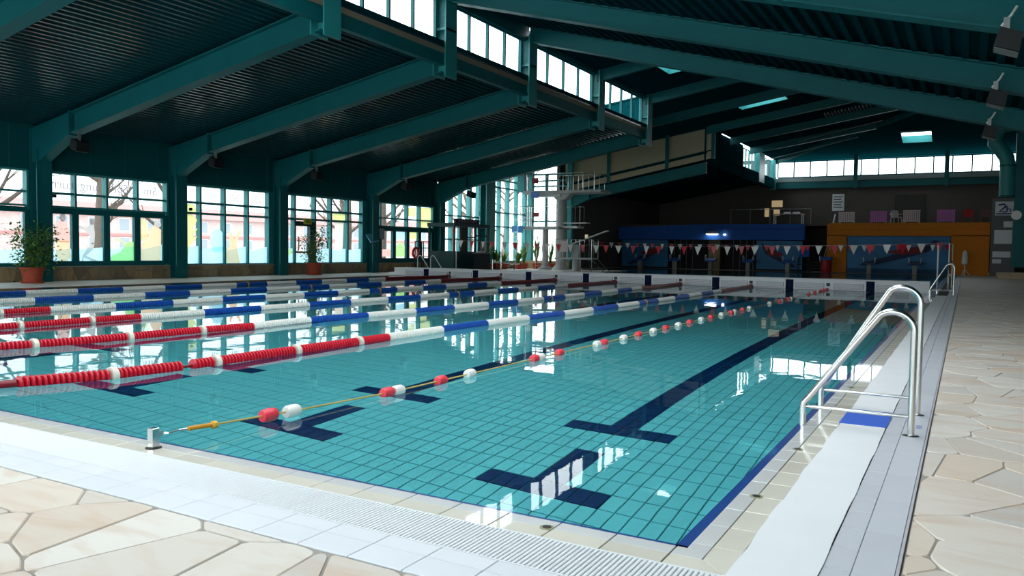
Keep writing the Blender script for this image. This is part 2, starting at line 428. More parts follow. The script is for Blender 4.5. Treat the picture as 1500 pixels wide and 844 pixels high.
for poly, m in (([(-.036,-.001),(-.001,-.001),(.084,-.0855),(-.036,-.0855)], WETW), ([(.002,.0),(.0835,-.082),(.0835,.062),(.002,.062)], WETW),
                ([(-.036,-.0885),(.087,-.0885),(.199,-.202),(-.036,-.202)], CREAM), ([(.088,-.0865),(.202,-.2),(.202,.062),(.088,.062)], CREAM)):
    mb = MB(); slab(mb, poly, Z0c, Z1c, .002); obj('mitred_corner_tile', mb, m, cop)
# drain holes on the coping joint
for (dx, dy) in ((-.565, -.088), (.085, .81), (.085, 1.87), (.085, 4.4), (-3.05, -.06), (-6.0, -.088)):
    if (dx, dy) == (-3.05, -.06): continue
    dr = obj('drain_ring', MB().lathe([(.030, -.004), (.031, .0005), (.020, .001)], (dx, dy, 0), n=20), mat('grey_ring', (150, 150, 120), 0.5), cop)
    obj('drain_hole', MB().lathe([(.019, -.001), (.019, .0025)], (dx, dy, 0), n=18), DARK, dr)

# near gutter grating: real slats too fine to pick apart
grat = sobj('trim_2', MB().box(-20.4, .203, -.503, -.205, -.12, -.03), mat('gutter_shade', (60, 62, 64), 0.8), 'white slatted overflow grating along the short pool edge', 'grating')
mb = MB(); xx = .19
while xx > -16:
    mb.bevbox(xx-.0135, xx, -.495, -.213, -.02, .003, .002); xx -= .0195
mb.box(-20.4, .2, -.503, -.494, -.02, .003).box(-20.4, .2, -.214, -.205, -.02, .003).box(-20.4, .2, -.36, -.35, -.02, -.004).box(-20.4, -16, -.495, -.213, -.02, .002)
stuff(obj('grating_slats', mb, mat('white_grating', (238, 240, 243), 0.4), grat))

# white edge tiles (near) and lavender edge tiles (right)
wt = sobj('trim_3', MB().box(-20.4, .74, -.765, -.505, -.2, -.006), DGROUT, 'two rows of white edge tiles beside the grating', 'edge tiles')
tA = MB().bevbox(-.125+.002, .125-.002, -.6105, -.507, -.01, .004, .002).mesh('edge_tile', WTILE); tB = MB().bevbox(-.125+.002, .125-.002, -.762, -.614, -.01, .004, .002).mesh('edge_tile', WTILE)
far = MB()
for k in range(84):
    cx = .575-.25*k
    if cx < -20.2: break
    if cx > -10: link('edge_tile', tA, wt, (cx, 0, 0)); link('edge_tile', tB, wt, (cx, 0, 0))
    else: far.bevbox(cx-.123, cx+.123, -.6105, -.507, -.01, .004, .002).bevbox(cx-.123, cx+.123, -.762, -.614, -.01, .004, .002)
stuff(obj('far_edge_tiles', far, WTILE, wt))
gt = sobj('trim_4', MB().box(.203, .742, -.5, 60, -.2, -.012), mat('lavender_grout', (168, 166, 170), 0.9), 'two rows of lavender grey edge tiles beside the walkway', 'edge tiles')
tA = MB().bevbox(.489, .5835, -.123, .123, -.014, .004, .002).mesh('edge_tile', GTILE); tB = MB().bevbox(.586, .722, -.1245, .1245, -.014, .004, .001).mesh('edge_tile', GTILE)
far = MB()
for k in range(240):
    cy = -.31+.25*k
    if cy > 59: break
    if cy < 14: link('edge_tile', tA, gt, (0, cy, 0)); link('edge_tile', tB, gt, (0, cy, 0))
    else: far.bevbox(.49, .581, cy-.123, cy+.123, -.014, .004, .002).bevbox(.586, .722, cy-.1245, cy+.1245, -.014, .004, .001)
stuff(obj('far_edge_tiles', far, GTILE, gt))
obj('edge_bead', MB().box(.725, .736, -.5, 60, -.014, .007), mat('bead_grey', (190, 186, 192), 0.5), gt)
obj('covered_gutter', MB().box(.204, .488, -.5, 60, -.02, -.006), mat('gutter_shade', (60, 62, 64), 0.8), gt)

# gutter covers: white sheets and one blue plate
def wavy_sheet(x0, x1, y0, y1, z, amp, seed, step=.12):
    r = random.Random(seed); mb = MB(); n = max(2, int((y1-y0)/step)); L = []; R = []
    px, qx = x0, x1
    for i in range(n+1):
        y = y0+(y1-y0)*i/n
        w = amp*math.sin(y*7.1+seed)+amp*.6*math.sin(y*17.3)
        w2 = amp*.5*math.sin(y*6.3+1)+amp*.4*math.sin(y*13)
        L.append((x0+w, y)); R.append((x1+w2, y))
    t = .006
    V = [(a[0], a[1], z) for a in L] + [(a[0], a[1], z) for a in R]
    V += [(v[0], v[1], v[2]-t) for v in V]; m = n+1
    for i in range(n):
        mb_f = [(i, m+i, m+i+1, i+1), (2*m+i, 2*m+i+1, 3*m+i+1, 3*m+i), (i, i+1, 2*m+i+1, 2*m+i), (m+i, 3*m+i, 3*m+i+1, m+i+1)]
        mb.f += mb_f; mb.mi += [0]*4
    mb.f += [(0, 2*m, 3*m, m), (n, m+n, 3*m+n, 2*m+n)]; mb.mi += [0]*2
    mb.v = V; return mb
MATW = mat('white_sheet', (240, 241, 244), 0.5, var=0.03, scale=3)
tag(obj('gutter_cover', wavy_sheet(.206, .486, -.52, 2.74, .010, .004, 1), MATW), 'white plastic sheet over the gutter between pool corner and blue plate', 'cover')
tag(obj('gutter_cover', wavy_sheet(.206, .486, 3.31, 22.9, .010, .003, 2), MATW), 'long white plastic sheet over the gutter beyond the blue plate', 'cover')
tag(obj('gutter_cover', wavy_sheet(.200, .489, 2.745, 3.305, .013, .0015, 3), mat('blue_sheet', (28, 92, 210), 0.4)), 'blue plate over the gutter at the steel ladder', 'cover')
tag(obj('depth_mark', MB().box(.655, .69, 2.86, 2.98, .0045, .0055), mat('mark_grey', (150, 156, 190), 0.6)), 'small faded printed mark on the edge tile by the ladder', 'mark')

# ================================================================== WALLS AND WINDOWS
# left window wall -----------------------------------------------------------
SILL = .455; WTOP = 3.36
FASC = mat('teal_fascia', (9, 84, 88), 0.55, var=0.08, spec=0.2)
wl = sobj('wall_left', MB().box(XL-.25, XL+.02, YF, 32.2, 0, SILL-.02).box(XL-.1, XL+.01, YF, 32.2, WTOP, 4.75).box(XL-.25, XL+.02, 32.2, Y6, 0, SILL-.02)
          .box(XL-.1, XL+.01, 32.2, Y6, 5.95, 6.9), FASC, 'teal wall with a long row of windows above a stone sill', 'wall')
obj('sill_board', MB().box(XL-.25, XL+.06, YF, Y6, SILL-.02, SILL), mat('sill_grey', (170, 176, 176), 0.5), wl)
def sill_fn(a, b, h): return (XL+.02+h, a, b)
n = 0
for poly in voronoi(8.8, 32.0, .005, SILL-.025, .40, rng, 1.05, .004):
    mb = MB(); slab(mb, poly, 0, .02+rng.uniform(0, .012), .003, sill_fn); obj('cladding_stone', mb, SILLST, wl)
mb = MB()
for poly in voronoi(YF, 8.8, .005, SILL-.025, .40, rng, 1.05, .004) + voronoi(32.0, Y6, .005, SILL-.025, .40, rng, 1.05, .004): slab(mb, poly, 0, .025, .003, sill_fn)
stuff(obj('far_cladding', mb, SILLST, wl))
for (a, b) in ((-3.9, -3.2), (.5, 1.2), (5.3, 6.0), (10.75, 11.40), (15.56, 16.25), (20.32, 21.25), (26.1, 27.02), (31.75, 32.6)):
    obj('window_jamb', MB().box(XL-.14, XL+.0, a, b, SILL, WTOP), TEALF, wl)
# vertical seams on the metal fascia
for yy in np.arange(9.0, 32, 1.25): obj('fascia_seam', MB().box(XL+.01, XL+.02, yy-.01, yy+.01, WTOP+.05, 4.7), TEAL, wl)

def glazing(parent, const, axis, us, zs, bw, bd, pane, frame, off=0.0, skip=(), outer=True):
    """mullions, transoms and single panes; axis 'y': plane x=const, axis 'x': plane y=const"""
    def bx(u0, u1, z0, z1, d0, d1):
        return MB().box(const+d0, const+d1, u0, u1, z0, z1) if axis == 'y' else MB().box(u0, u1, const+d0, const+d1, z0, z1)
    for k, u in enumerate(us):
        if not outer and k in (0, len(us)-1): continue
        obj('mullion', bx(u-bw/2, u+bw/2, zs[0], zs[-1], off-bd/2, off+bd/2), frame, parent)
    for z in zs:
        obj('transom', bx(us[0], us[-1], z-bw/2, z+bw/2, off-bd*.35, off+bd*.35), frame, parent)
    panes = {}
    for i in range(len(us)-1):
        for j in range(len(zs)-1):
            if (i, j) in skip: continue
            panes[i, j] = obj('pane', bx(us[i]+bw*.3, us[i+1]-bw*.3, zs[j]+bw*.3, zs[j+1]-bw*.3, off-.006, off+.006), pane, parent)
    return panes
def even(a, b, n): return [a+(b-a)*i/n for i in range(n+1)]
WN = [0]
def window(label):
    WN[0] += 1; return struct('window_%d' % WN[0], label)

bays = {}
# unseen bays beside and behind the camera (they light the hall) 
for (a, b) in ((-7.6, -3.9), (-3.2, .5), (1.2, 5.3)):
    w = window('plain tall window in the left wall, left of the first potted plant'); glazing(w, XL-.05, 'y', even(a, b, 2), [SILL, WTOP], .07, .2, GLASS, TEALF)
w0 = window('window bay with a bare tree behind it, left of the potted plant')
bays[0] = (glazing(w0, XL-.05, 'y', even(6.0, 10.75, 4), [2.30, 2.72, WTOP], .06, .22, GLASS, TEALF), glazing(w0, XL-.03, 'y', even(6.0, 10.75, 4), [SILL+.03, 2.18], .16, .12, GLASS, TEAL))
w1 = window('window bay with pictures of children and mirrored lettering, between the first two steel columns')
bays[1] = (glazing(w1, XL-.05, 'y', [11.40, 12.24, 13.30, 14.42, 15.58], [2.30, 2.72, WTOP], .07, .24, GLASS, TEALF), glazing(w1, XL-.03, 'y', [11.40, 12.24, 13.30, 14.42, 15.52], [SILL+.05, 2.20], .22, .14, GLASS, TEAL))
w2 = window('window bay with a yellow palm picture and the number 25')
bays[2] = (glazing(w2, XL-.05, 'y', [16.25, 16.99, 18.1, 19.23, 20.32], [SILL, 2.34, 2.73, WTOP], .08, .24, GLASS, TEALF), None)
w3 = window('window bay with a glass door and green exit sign')
bays[3] = (glazing(w3, XL-.05, 'y', [21.25, 21.75, 22.95, 23.95, 25.05, 26.1], [SILL, 2.34, 2.73, WTOP], .09, .24, GLASS, TEALF), None)
w4 = window('window bay with coloured pictures over four glass door leaves, beside the cabin')
bays[4] = (glazing(w4, XL-.05, 'y', [27.02, 27.4, 28.5, 29.55, 30.6, 31.75], [2.22, 2.62, WTOP], .07, .24, GLASS, TEALF), glazing(w4, XL-.03, 'y', [27.0, 27.4, 28.5, 29.6, 30.6, 31.75], [SILL+.1, 2.12], .24, .14, GLASS, TEAL))
w5 = window('tall glass wall behind the cabin')
glazing(w5, XL-.05, 'y', even(32.6, 36.3, 4), [SILL, 1.7, 3.0, 5.2, 5.9], .07, .28, GLASSC, TEALF)
w6 = window('tall glass wall behind the plants and diving tower ladder')
glazing(w6, XL-.05, 'y', even(37.65, 41.9, 4), [SILL, 2.55, 3.4, 4.9, 5.35, 5.9], .08, .28, GLASSC, TEALF)
w7 = window('tall glass wall behind the diving tower')
glazing(w7, Y6, 'x', [-23.5, -22.3, -20.75], [SILL, 3.0, 5.2, 5.55, 5.95], .09, .25, GLASSC, TEALF)
obj('planter_wall', MB().box(XL+.1, -20.5, Y6-.35, Y6-.15, 0, SILL+.05), SILLST, wl)

# steel columns are parts of the roof frames (below)
# back walls ---------------------------------------------------------------
wb = sobj('wall_back', MB().box(-21.5, XR, YB, YB+.2, 0, 6.9).box(-21.5, XC, YB, YB+.2, 6.9, 8.4).box(4.6, XR, YB, YB+.2, 6.9, 12), DARKW, 'dark brown grey wall behind the gallery', 'wall')
obj('cross_beam', MB().box(XC, 8.9, YB-.5, YB-.1, 6.1, 6.55), TEAL, wb)
obj('sill_beam', MB().box(XC, 8.9, YB-.3, YB-.02, 6.62, 6.92), mat('beam_grey', (150, 165, 165), 0.5), wb)
obj('blocked_doorway', MB().box(-3.7, -1.7, YB-.06, YB, 3.3, 5.5), mat('dark_door', (58, 54, 52), 0.7), wb)
w8 = window('long bright glazing strip high on the back wall')
glazing(w8, YB-.1, 'x', even(-11.9, 4.6, 14), [6.98, 8.16], .09, .14, GLASSC, TEAL)
wlo = sobj('wall_left_far', MB().box(-21.6, -21.4, Y6, YB, 0, 8.4), DARKW, 'dark wall of the low side hall beyond the diving tower', 'wall')
# beige clad wall above the low roof
wm_ = sobj('wall_middle', MB().prism([(-21.5, Y6+.12, 4.6), (-12.0, Y6+.12, 6.55), (-12.0, Y6+.12, tent(-12.0)), (-21.5, Y6+.12, tent(-21.5))], (0, .15, 0)), TEALD, 'beige panelled wall above the low side roof', 'wall')
def lowz(x): return 4.35 + .183*(x+21.75)       # underside of the low rafters
for (a, b) in ((-21.0, -18.2), (-18.0, -14.55), (-14.35, -11.7)):
    z0a, z0b = lowz(a)+.35, lowz(b)+.35
    obj('cladding_panel', MB().prism([(a, Y6+.02, z0a+.5), (b, Y6+.02, z0b+.5), (b, Y6+.02, tent(b)-.12), (a, Y6+.02, tent(a)-.12)], (0, .08, 0)), BEIGE, wm_)
    obj('lower_strip', MB().prism([(a, Y6+.01, z0a), (b, Y6+.01, z0b), (b, Y6+.01, z0b+.42), (a, Y6+.01, z0a+.42)], (0, .08, 0)), BEIGE, wm_)
for a in (-18.1, -14.45, -11.75):
    obj('post', MB().box(a-.1, a+.1, Y6-.06, Y6+.1, lowz(a)+.3, tent(a)), TEAL, wm_)
# unseen wall behind the camera; its full glass front is added to brighten the near deck
wf = sobj('wall_front', MB().box(XL, XR, YF-.2, YF, 0, .35).box(XL, XR, YF-.2, YF, 4.3, 9.2), TEALD, 'teal wall above the added glass front', 'wall')
w9 = window('unseen glass front added to light the near deck'); glazing(w9, YF-.1, 'x', even(XL+.1, XR-.1, 16), [.35, 2.4, 4.3], .1, .15, GLASSC, TEALF)
wr = sobj('wall_right', MB().box(XR, XR+.2, YF, YB, 0, 12), mat('wall_render', (170, 168, 160), 0.8), 'plain wall along the walkway', 'wall')
wg = sobj('wall_upper', MB().prism([(XC, 21.0, 8.6), (3.3, 21.0, 4.6), (XR, 21.0, 4.6), (XR, 21.0, 11.5), (XC, 21.0, 9.0)], (0, .1, 0)), TEALD, 'teal wall between the two hall roofs', 'wall')
ws = sobj('wall_step', MB().prism([(XL, 32.25, 4.6), (XC, 32.25, 6.9), (XC, 32.25, 8.4), (XL, 32.25, 6.6)], (0, .1, 0)), TEALD, 'teal wall above the low roof edge towards the diving hall', 'wall')

# ================================================================== ROOF
def ztop(x): return lowz(x)+.62
# low roof sheet with ribs
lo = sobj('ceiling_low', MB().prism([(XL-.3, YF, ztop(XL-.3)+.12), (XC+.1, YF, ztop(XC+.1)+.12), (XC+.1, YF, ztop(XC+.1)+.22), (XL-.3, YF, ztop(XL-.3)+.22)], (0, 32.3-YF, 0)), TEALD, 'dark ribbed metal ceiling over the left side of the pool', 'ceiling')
k = 0; xx = XL+.2
rib_l = 32.2-YF
while xx < XC:
    z = ztop(xx)
    obj('ceiling_rib', MB().prism([(xx-.045, YF, z+.13), (xx-.03, YF, z+.055), (xx+.03, YF, z+.065), (xx+.045, YF, z+.14)], (0, rib_l, 0)), RIB, lo); xx += .2
lo2 = sobj('ceiling_side', MB().prism([(-21.6, Y6, ztop(-21.6)+.05), (XC, Y6, ztop(XC)+.05), (XC, Y6, ztop(XC)+.15), (-21.6, Y6, ztop(-21.6)+.15)], (0, YB-Y6, 0)), TEALD, 'dark ceiling of the low side hall', 'ceiling')
# high roof over the right side, falls to the right
def hib(x): return 8.10 - .270*(x-XC)           # underside of the high rafters
def hz(x): return hib(x)+.62
hm = MB()
def hq(x0, x1, y0, y1): hm.prism([(x0, y0, hz(x0)), (x1, y0, hz(x1)), (x1, y0, hz(x1)+.1), (x0, y0, hz(x0)+.1)], (0, y1-y0, 0))
ADDED_SKX = [(-10.6, -8.2), (-6.6, -4.2), (-2.6, -.2)]; ADDED_SKY_Y = (-1.5, 8.2)  # unseen skylights added to brighten the near deck and pool floor
hq(XC-.5, 3.4, ADDED_SKY_Y[1], 21.05); hq(XC-.5, 3.4, YF, ADDED_SKY_Y[0])
xs_ = [XC-.5] + [v for q in ADDED_SKX for v in q] + [3.4]
for i in range(0, len(xs_), 2): hq(xs_[i], xs_[i+1], ADDED_SKY_Y[0], ADDED_SKY_Y[1])
hm.box(3.4, XR, YF, 21.0, 4.5, 4.6)
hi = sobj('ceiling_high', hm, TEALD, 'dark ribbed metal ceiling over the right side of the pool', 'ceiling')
xx = XC+.15
while xx < 3.3:
    z = hib(xx)+.62; y0 = ADDED_SKY_Y[1]+.1 if any(a-.1 < xx < b+.1 for a, b in ADDED_SKX) else YF
    obj('ceiling_rib', MB().prism([(xx-.09, y0, z+.01), (xx-.055, y0, z-.11), (xx+.055, y0, z-.125), (xx+.09, y0, z-.04)], (0, 21.0-y0, 0)), TEALD, hi); xx += .31
for a, b in ADDED_SKX:
    obj('skylight_pane', MB().quad((a, ADDED_SKY_Y[0], hz(a)+.12), (b, ADDED_SKY_Y[0], hz(b)+.12), (b, ADDED_SKY_Y[1], hz(b)+.12), (a, ADDED_SKY_Y[1], hz(a)+.12)), GLASSC, hi)  # panes of the added skylights, out of view
# tent roof over the far end
tm = MB()
def zb(y): return 8.32 + SL*(60.5-y)
def tq(x0, x1, y0, y1): tm.quad((x0, y0, tent(x0)), (x0, y1, tent(x0)), (x1, y1, tent(x1)), (x1, y0, tent(x1)))
SKY1 = (-10.05, -9.1, 27.7, 29.3); SKY2 = (-9.5, -7.2, 38.4, 39.35); SKY4 = (-3.05, -1.3, 54.9, 57.2)
ys = [20.9, SKY1[2], SKY1[3], 32.2, SKY2[2], SKY2[3], Y6+.2, 45.4]
for y0, y1 in zip(ys[:-1], ys[1:]):
    hole = SKY1 if y0 == SKY1[2] else (SKY2 if y0 == SKY2[2] else None)
    xl = XL-.3 if 32.2 <= y0 < Y6 else XC-.3
    if hole: tq(xl, hole[0], y0, y1); tq(hole[1], 3, y0, y1)
    else: tq(xl, 3, y0, y1)
tm.add([(XC, 45.4, tent(XC)), (XC, 60.5, tent(XC)), (3, 45.4, tent(3))], [(0, 1, 2)])
def hipy(x): return 60.5-(x-XC)
def bq(x0, x1, ya0, ya1, yb0, yb1): tm.quad((x0, ya0, zb(ya0)), (x1, ya1, zb(ya1)), (x1, yb1, zb(yb1)), (x0, yb0, zb(yb0)))
tm.add([(XC, 60.5, zb(60.5)), (SKY4[0], hipy(SKY4[0]), zb(hipy(SKY4[0]))), (SKY4[0], 60.5, zb(60.5))], [(0, 1, 2)])
bq(SKY4[0], SKY4[1], hipy(SKY4[0]), hipy(SKY4[1]), SKY4[2], SKY4[2]); bq(SKY4[0], SKY4[1], SKY4[3], SKY4[3], 60.5, 60.5)
bq(SKY4[1], 3, hipy(SKY4[1]), hipy(3), 60.5, 60.5); bq(3, XR, 45.4, 45.4, 60.5, 60.5); bq(XC-.3, XR, 60.5, 60.5, 61.2, 61.2)
tm.quad((3, 20.9, tent(3)), (3, 45.4, tent(3)), (XR, 45.4, tent(3)), (XR, 20.9, tent(3)))
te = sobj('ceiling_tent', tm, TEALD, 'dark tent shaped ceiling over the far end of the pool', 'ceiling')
for nm, S, zf in (('tent', SKY1, lambda x, y: tent(x)), ('tent', SKY2, lambda x, y: tent(x)), ('back', SKY4, lambda x, y: zb(y))):
    x0, x1, y0, y1 = S; c4 = [(x0, y0), (x1, y0), (x1, y1), (x0, y1)]
    fm = MB()
    for i in range(4):
        p, q = c4[i], c4[(i+1) % 4]
        fm.quad((p[0], p[1], zf(*p)-.12), (q[0], q[1], zf(*q)-.12), (q[0], q[1], zf(*q)+.35), (p[0], p[1], zf(*p)+.35))
    fr = obj('skylight_frame', fm, TEALF, te)
    obj('skylight_pane', MB().add([(p[0], p[1], zf(*p)+.3) for p in c4], [(0, 1, 2, 3)]), GLASSC, fr)
for i in range(14):
    y = 46.0+.0*i; x = -6.4+.18*i
    obj('grille_slat', MB().box(x, x+.05, 45.6, 46.6, tent(x)-.14, tent(x)-.02), STEELD, te)
def tent_rib(y, x0, x1, d=.45, name='tent_rafter'):
    obj(name, MB().prism([(x0, y-.1, tent(x0)-d), (x1, y-.1, tent(x1)-d), (x1, y-.1, tent(x1)-.01), (x0, y-.1, tent(x0)-.01)], (0, .2, 0)), TEAL, te)
for y in (26.62, 32.16, 37.0, 42.2, 47.3, 52.5): tent_rib(y, XC if y not in (37.0,) else XL, min(2.8, XC+60.5-y-.2))
# hip rafter with thin tie rods
hp = [(XC+t, 60.5-t, tent(XC+t)-.22) for t in (0, 15)]
obj('hip_rafter', MB().tube(hp, .16, 6), TEAL, te)
mb = MB().tube([(XC, 57.5, 8.0), (-5.5, 54.0, 8.85)], .035, 6); obj('tie_rod', mb, STEELD, te)
mb = MB().tube([(XC, 53.6, 8.1), (-3.8, 50.5, 9.3)], .03, 6); obj('tie_rod', mb, STEELD, te)
for (x, z1) in ((-6.3, 9.0), (-.45, 9.0)):
    obj('hanger_post', MB().box(x-.14, x+.14, YB-.75, YB-.5, 6.0, 8.45+.3), TEAL, te)
# skylights: real openings are framed lanterns set under the roof sheet
# roof frames: column, knee, low rafter, glazing column, high rafter
def flange_beam(pts_bot, depth, y, w=.34, t=.035, web=.10):
    """I-beam running in the xz plane at y; pts_bot are (x,z) points of the underside"""
    mb = MB()
    for (a, b) in zip(pts_bot[:-1], pts_bot[1:]):
        for (o0, o1, hw) in ((0, t, w/2), (t, depth-t, web/2), (depth-t, depth, w/2)):
            mb.prism([(a[0], y-hw, a[1]+o0), (b[0], y-hw, b[1]+o0), (b[0], y-hw, b[1]+o1), (a[0], y-hw, a[1]+o1)], (0, 2*hw, 0))
    return mb
def frame(y, high=True, upper_tent=False, col_w=.46, x_wall=XL, x_end=XC, lowend=True):
    fr = struct('roof_frame'); fr.location = (0, y, 0)
    sh = x_wall-XL
    w = col_w
    # wall column as an H section
    c = MB().box(x_wall+.02, x_wall+.06, -w/2, w/2, 0, 4.6).box(x_wall+.36, x_wall+.40, -w/2, w/2, 0, 4.0).box(x_wall+.06, x_wall+.36, -.06, .06, 0, 4.2)
    obj('column', c, TEAL, fr)
    if x_wall == XL: obj('service_pipe', MB().tube([(x_wall+.42, -w/2-.02, .46), (x_wall+.42, -w/2-.02, 3.4)], .014, 6), TEALF, fr)
    kx, kz = -21.75+sh, lowz(-21.75)
    obj('knee_brace', MB().prism([(x_wall+.42, -.17, 3.62), (kx, -.17, kz), (kx, -.17, kz+.62), (x_wall+.05, -.17, lowz(-23.65)+.62), (x_wall+.05, -.17, 3.62)], (0, .34, 0)) , TEAL, fr)
    dz = -lowz(-21.75+sh)+kz
    pts = [(kx+.05, kz), (x_end, kz+.183*(x_end-kx))]
    obj('low_rafter', flange_beam(pts, .62, 0, w=.36), TEAL, fr)
    obj('splice_plate', MB().box(kx-.02, kx+.02, -.2, .2, kz-.06, kz+.66), TEAL, fr)
    zc = kz+.183*(x_end-kx)
    if high is not None:
        cc = MB().box(x_end-.22, x_end-.18, -.28, .28, zc-.1, 8.3).box(x_end+.18, x_end+.22, -.28, .28, zc-.15, 8.3).box(x_end-.18, x_end+.18, -.06, .06, zc, 8.3)
        obj('glazing_column', cc, TEALF, fr)
        obj('stiffener', MB().box(x_end-.2, x_end+.22, -.27, .27, 7.26, 7.32), TEALF, fr)
    if high:
        pts = [(x_end+.1, hib(x_end+.1)), (3.35, hib(3.35))]
        obj('high_rafter', flange_beam(pts, .52, 0, w=.36), TEAL, fr)
        obj('right_column', MB().box(3.1, 3.6, -.2, .2, 0, hib(3.35)+.1), TEAL, fr)
    return fr
LB = {}
for i, y in enumerate([-4.0, 1.0, 6.1] + YC):
    hi_ = y < 21
    f = frame(y, high=hi_)
    f['label'] = 'teal steel roof frame with a kneed rafter above the pool, ' + ['behind the near deck', 'nearest the pool corner', 'left of the first potted plant', 'at the first potted plant', 'between the picture window and the palm window', 'left of the exit door', 'right of the exit door', 'at the lifeguard cabin'][i]
f = frame(Y6, high=None, x_wall=-21.25); f['label'] = 'teal steel roof frame under the beige panels'
fr37 = struct('roof_frame', 'tall teal column in the glass wall of the diving hall'); 
obj('column', MB().box(XL+.02, XL+.07, 36.45, 37.55, 0, 6.3).box(XL+.4, XL+.45, 36.5, 37.5, 0, 6.3).box(XL+.07, XL+.4, 36.9, 37.1, 0, 6.3), TEALF, fr37)
fr42 = struct('roof_frame', 'teal corner column of the diving hall behind the plants')
obj('column', MB().box(XL+.02, XL+.5, 41.9, Y6+.05, 0, 6.3), TEALF, fr42)
fr43 = struct('roof_frame', 'slim teal column right of the diving tower')
obj('column', MB().box(-20.75, -20.45, Y6-.2, Y6+.1, 0, 6.6), TEALF, fr43)

# roof glazing strip between the low and the high roof
gl = window('roof glazing strip between the low roof and the high roof')
edges = [-8, -4.0, 1.0, 6.1] + YC
for a, b in zip(edges[:-1], edges[1:]):
    glazing(gl, XC-.1, 'y', even(a+.35, b-.35, 4), [6.99, 8.14], .06, .1, GLASSC, TEAL)
obj('sill_beam', MB().box(XC-.15, XC+.05, YF, 32.2, 6.32, 6.42).box(XC-.02, XC+.02, YF, 32.2, 6.42, 6.95), TEAL, gl)
obj('sill_strip', MB().box(XC+.02, XC+.06, YF, 32.2, 6.66, 6.80), mat('beige_strip', (150, 130, 110), 0.6), gl)
obj('head_beam', MB().box(XC-.2, XC+.02, YF, 32.2, 8.16, 8.5).box(XC-.3, XC-.05, YF, 21.0, 8.5, 9.0), TEAL, gl)
g2 = window('short glazing strips at the far corner under the tent roof')
for a, b in ((50.9, 54.4), (56.4, 59.6)):
    glazing(g2, XC-.1, 'y', even(a, b, 4 if b-a > 3.3 else 3), [6.9, 8.14], .05, .1, GLASSC, TEALF)
obj('corner_column', MB().box(XC-.2, XC+.2, 59.9, 60.4, 6.0, 8.3), TEALF, g2)
obj('glazing_column', MB().box(XC-.2, XC+.2, 54.6, 56.2, 6.2, 8.3), TEALF, g2)
obj('side_panel', MB().box(XC-.15, XC-.05, Y6, 50.8, 6.2, 8.3).box(XC-.15, XC+.1, 50.8, 60.4, 6.1, 6.85), TEALD, g2)

# column with brick base and air duct by the notice wall
fc = struct('roof_frame', 'thick teal column with a brick base at the far end of the walkway')
obj('column', MB().box(3.0, 3.9, 46.2, 46.9, .6, 7.6), TEAL, fc)
br = MB()
base_p = obj('brick_base', MB().box(2.35, 4.2, 45.9, 47.2, 0, .33), GROUT, fc)
bm = MB().bevbox(-.3, .3, -.05, .03, 0, .15, .008).mesh('brick', mat('base_brick', (206, 182, 150), 0.8, rnd=0.15))
for r_ in range(2):
    for c_ in range(3): link('brick', bm, base_p, (2.66+.62*c_+(.0 if r_ else .02), 45.88, .01+.165*r_))
duct = thing('air_duct', 'big bent teal ventilation duct beside the far column', 'duct', (2.65, 46.3, 0))
obj('duct_pipe', MB().tube([(0, 0, 4.3), (0, 0, 5.9), (-.06, 0, 6.3), (-.3, 0, 6.7), (-.62, 0, 7.1), (-.62, 0, 7.6), (-.35, 0, 7.95), (.3, 0, 8.1)], .36, 16), TEALF, duct, smooth=True)
for z in (4.3, 5.9): obj('duct_collar', MB().lathe([(.385, z-.05), (.385, z+.05)], n=16), TEAL, duct)

# ================================================================== BULKHEAD
bk = thing('pool_bulkhead', 'long white floating bulkhead wall crossing the pool, with navy stripes', 'bulkhead', (0, 25.0, 0))
bkw = mat('bulkhead_white', (244, 242, 246), 0.45, var=0.04)
obj('wall_body', MB().box(-20.95, -.05, .03, .75, -.9, .30), bkw, bk)
obj('top_deck', MB().box(-20.95, -.05, .0, .8, .30, .325), bkw, bk)
obj('end_step', MB().box(-21.25, -20.95, .02, .75, -.0, .11), bkw, bk)
for k in range(8):
    lx = LANE0-2.5*k
    obj('target_stripe', MB().box(lx-.125, lx+.125, .012, .04, -.75, .29), mat('navy_paint', (10, 20, 58), 0.6, spec=0.1), bk)
    for s in (-1, 1):
        x0, x1 = (lx-1.1, lx-.19) if s < 0 else (lx+.19, lx+1.1)
        pn = obj('grille_panel', MB().box(x0, x1, .016, .04, .02, .19), mat('grille_backing', (96, 98, 104), 0.7, spec=0.1), bk)
        for z in (.03, .062, .094, .126, .158): obj('grille_slat', MB().box(x0+.01, x1-.01, .004, .02, z, z+.024), bkw, pn)
    if k < 7: obj('lane_plate', MB().box(lx-1.33, lx-1.22, .01, .032, .10, .2), mat('plate_dark', (60, 60, 64), 0.6), bk)

# ================================================================== LANE ROPES
def interp(tab, y):
    if y <= tab[0][1]: return tab[0][0]
    for (a, b) in zip(tab[:-1], tab[1:]):
        if y <= b[1]: return a[0]+(b[0]-a[0])*(y-a[1])/(b[1]-a[1])
    return tab[-1][0]
tabs = {6: [(-5.9, 0), (-5.75, .55), (-5.5, 1.2), (-5.42, 1.9), (-5.42, 5), (-5.47, 7), (-5.33, 10.6), (-5.3, 16), (-5.48, 25)],
        5: [(-8.5, 0), (-8.2, 1.7), (-8.0, 2.6), (-7.95, 4), (-7.85, 5), (-7.93, 6), (-7.75, 8.2), (-7.65, 13), (-7.98, 25)],
        4: [(-10.6, 0), (-10.35, 3), (-10.35, 5), (-10.3, 12), (-10.48, 25)],
        3: [(-13.1, 0), (-12.8, 4), (-12.75, 6), (-12.85, 12), (-12.98, 25)],
        2: [(-15.6, 0), (-15.35, 6), (-15.35, 12), (-15.48, 25)],
        1: [(-18.1, 0), (-17.9, 6), (-17.9, 12), (-17.98, 25)]}
RZ = .012
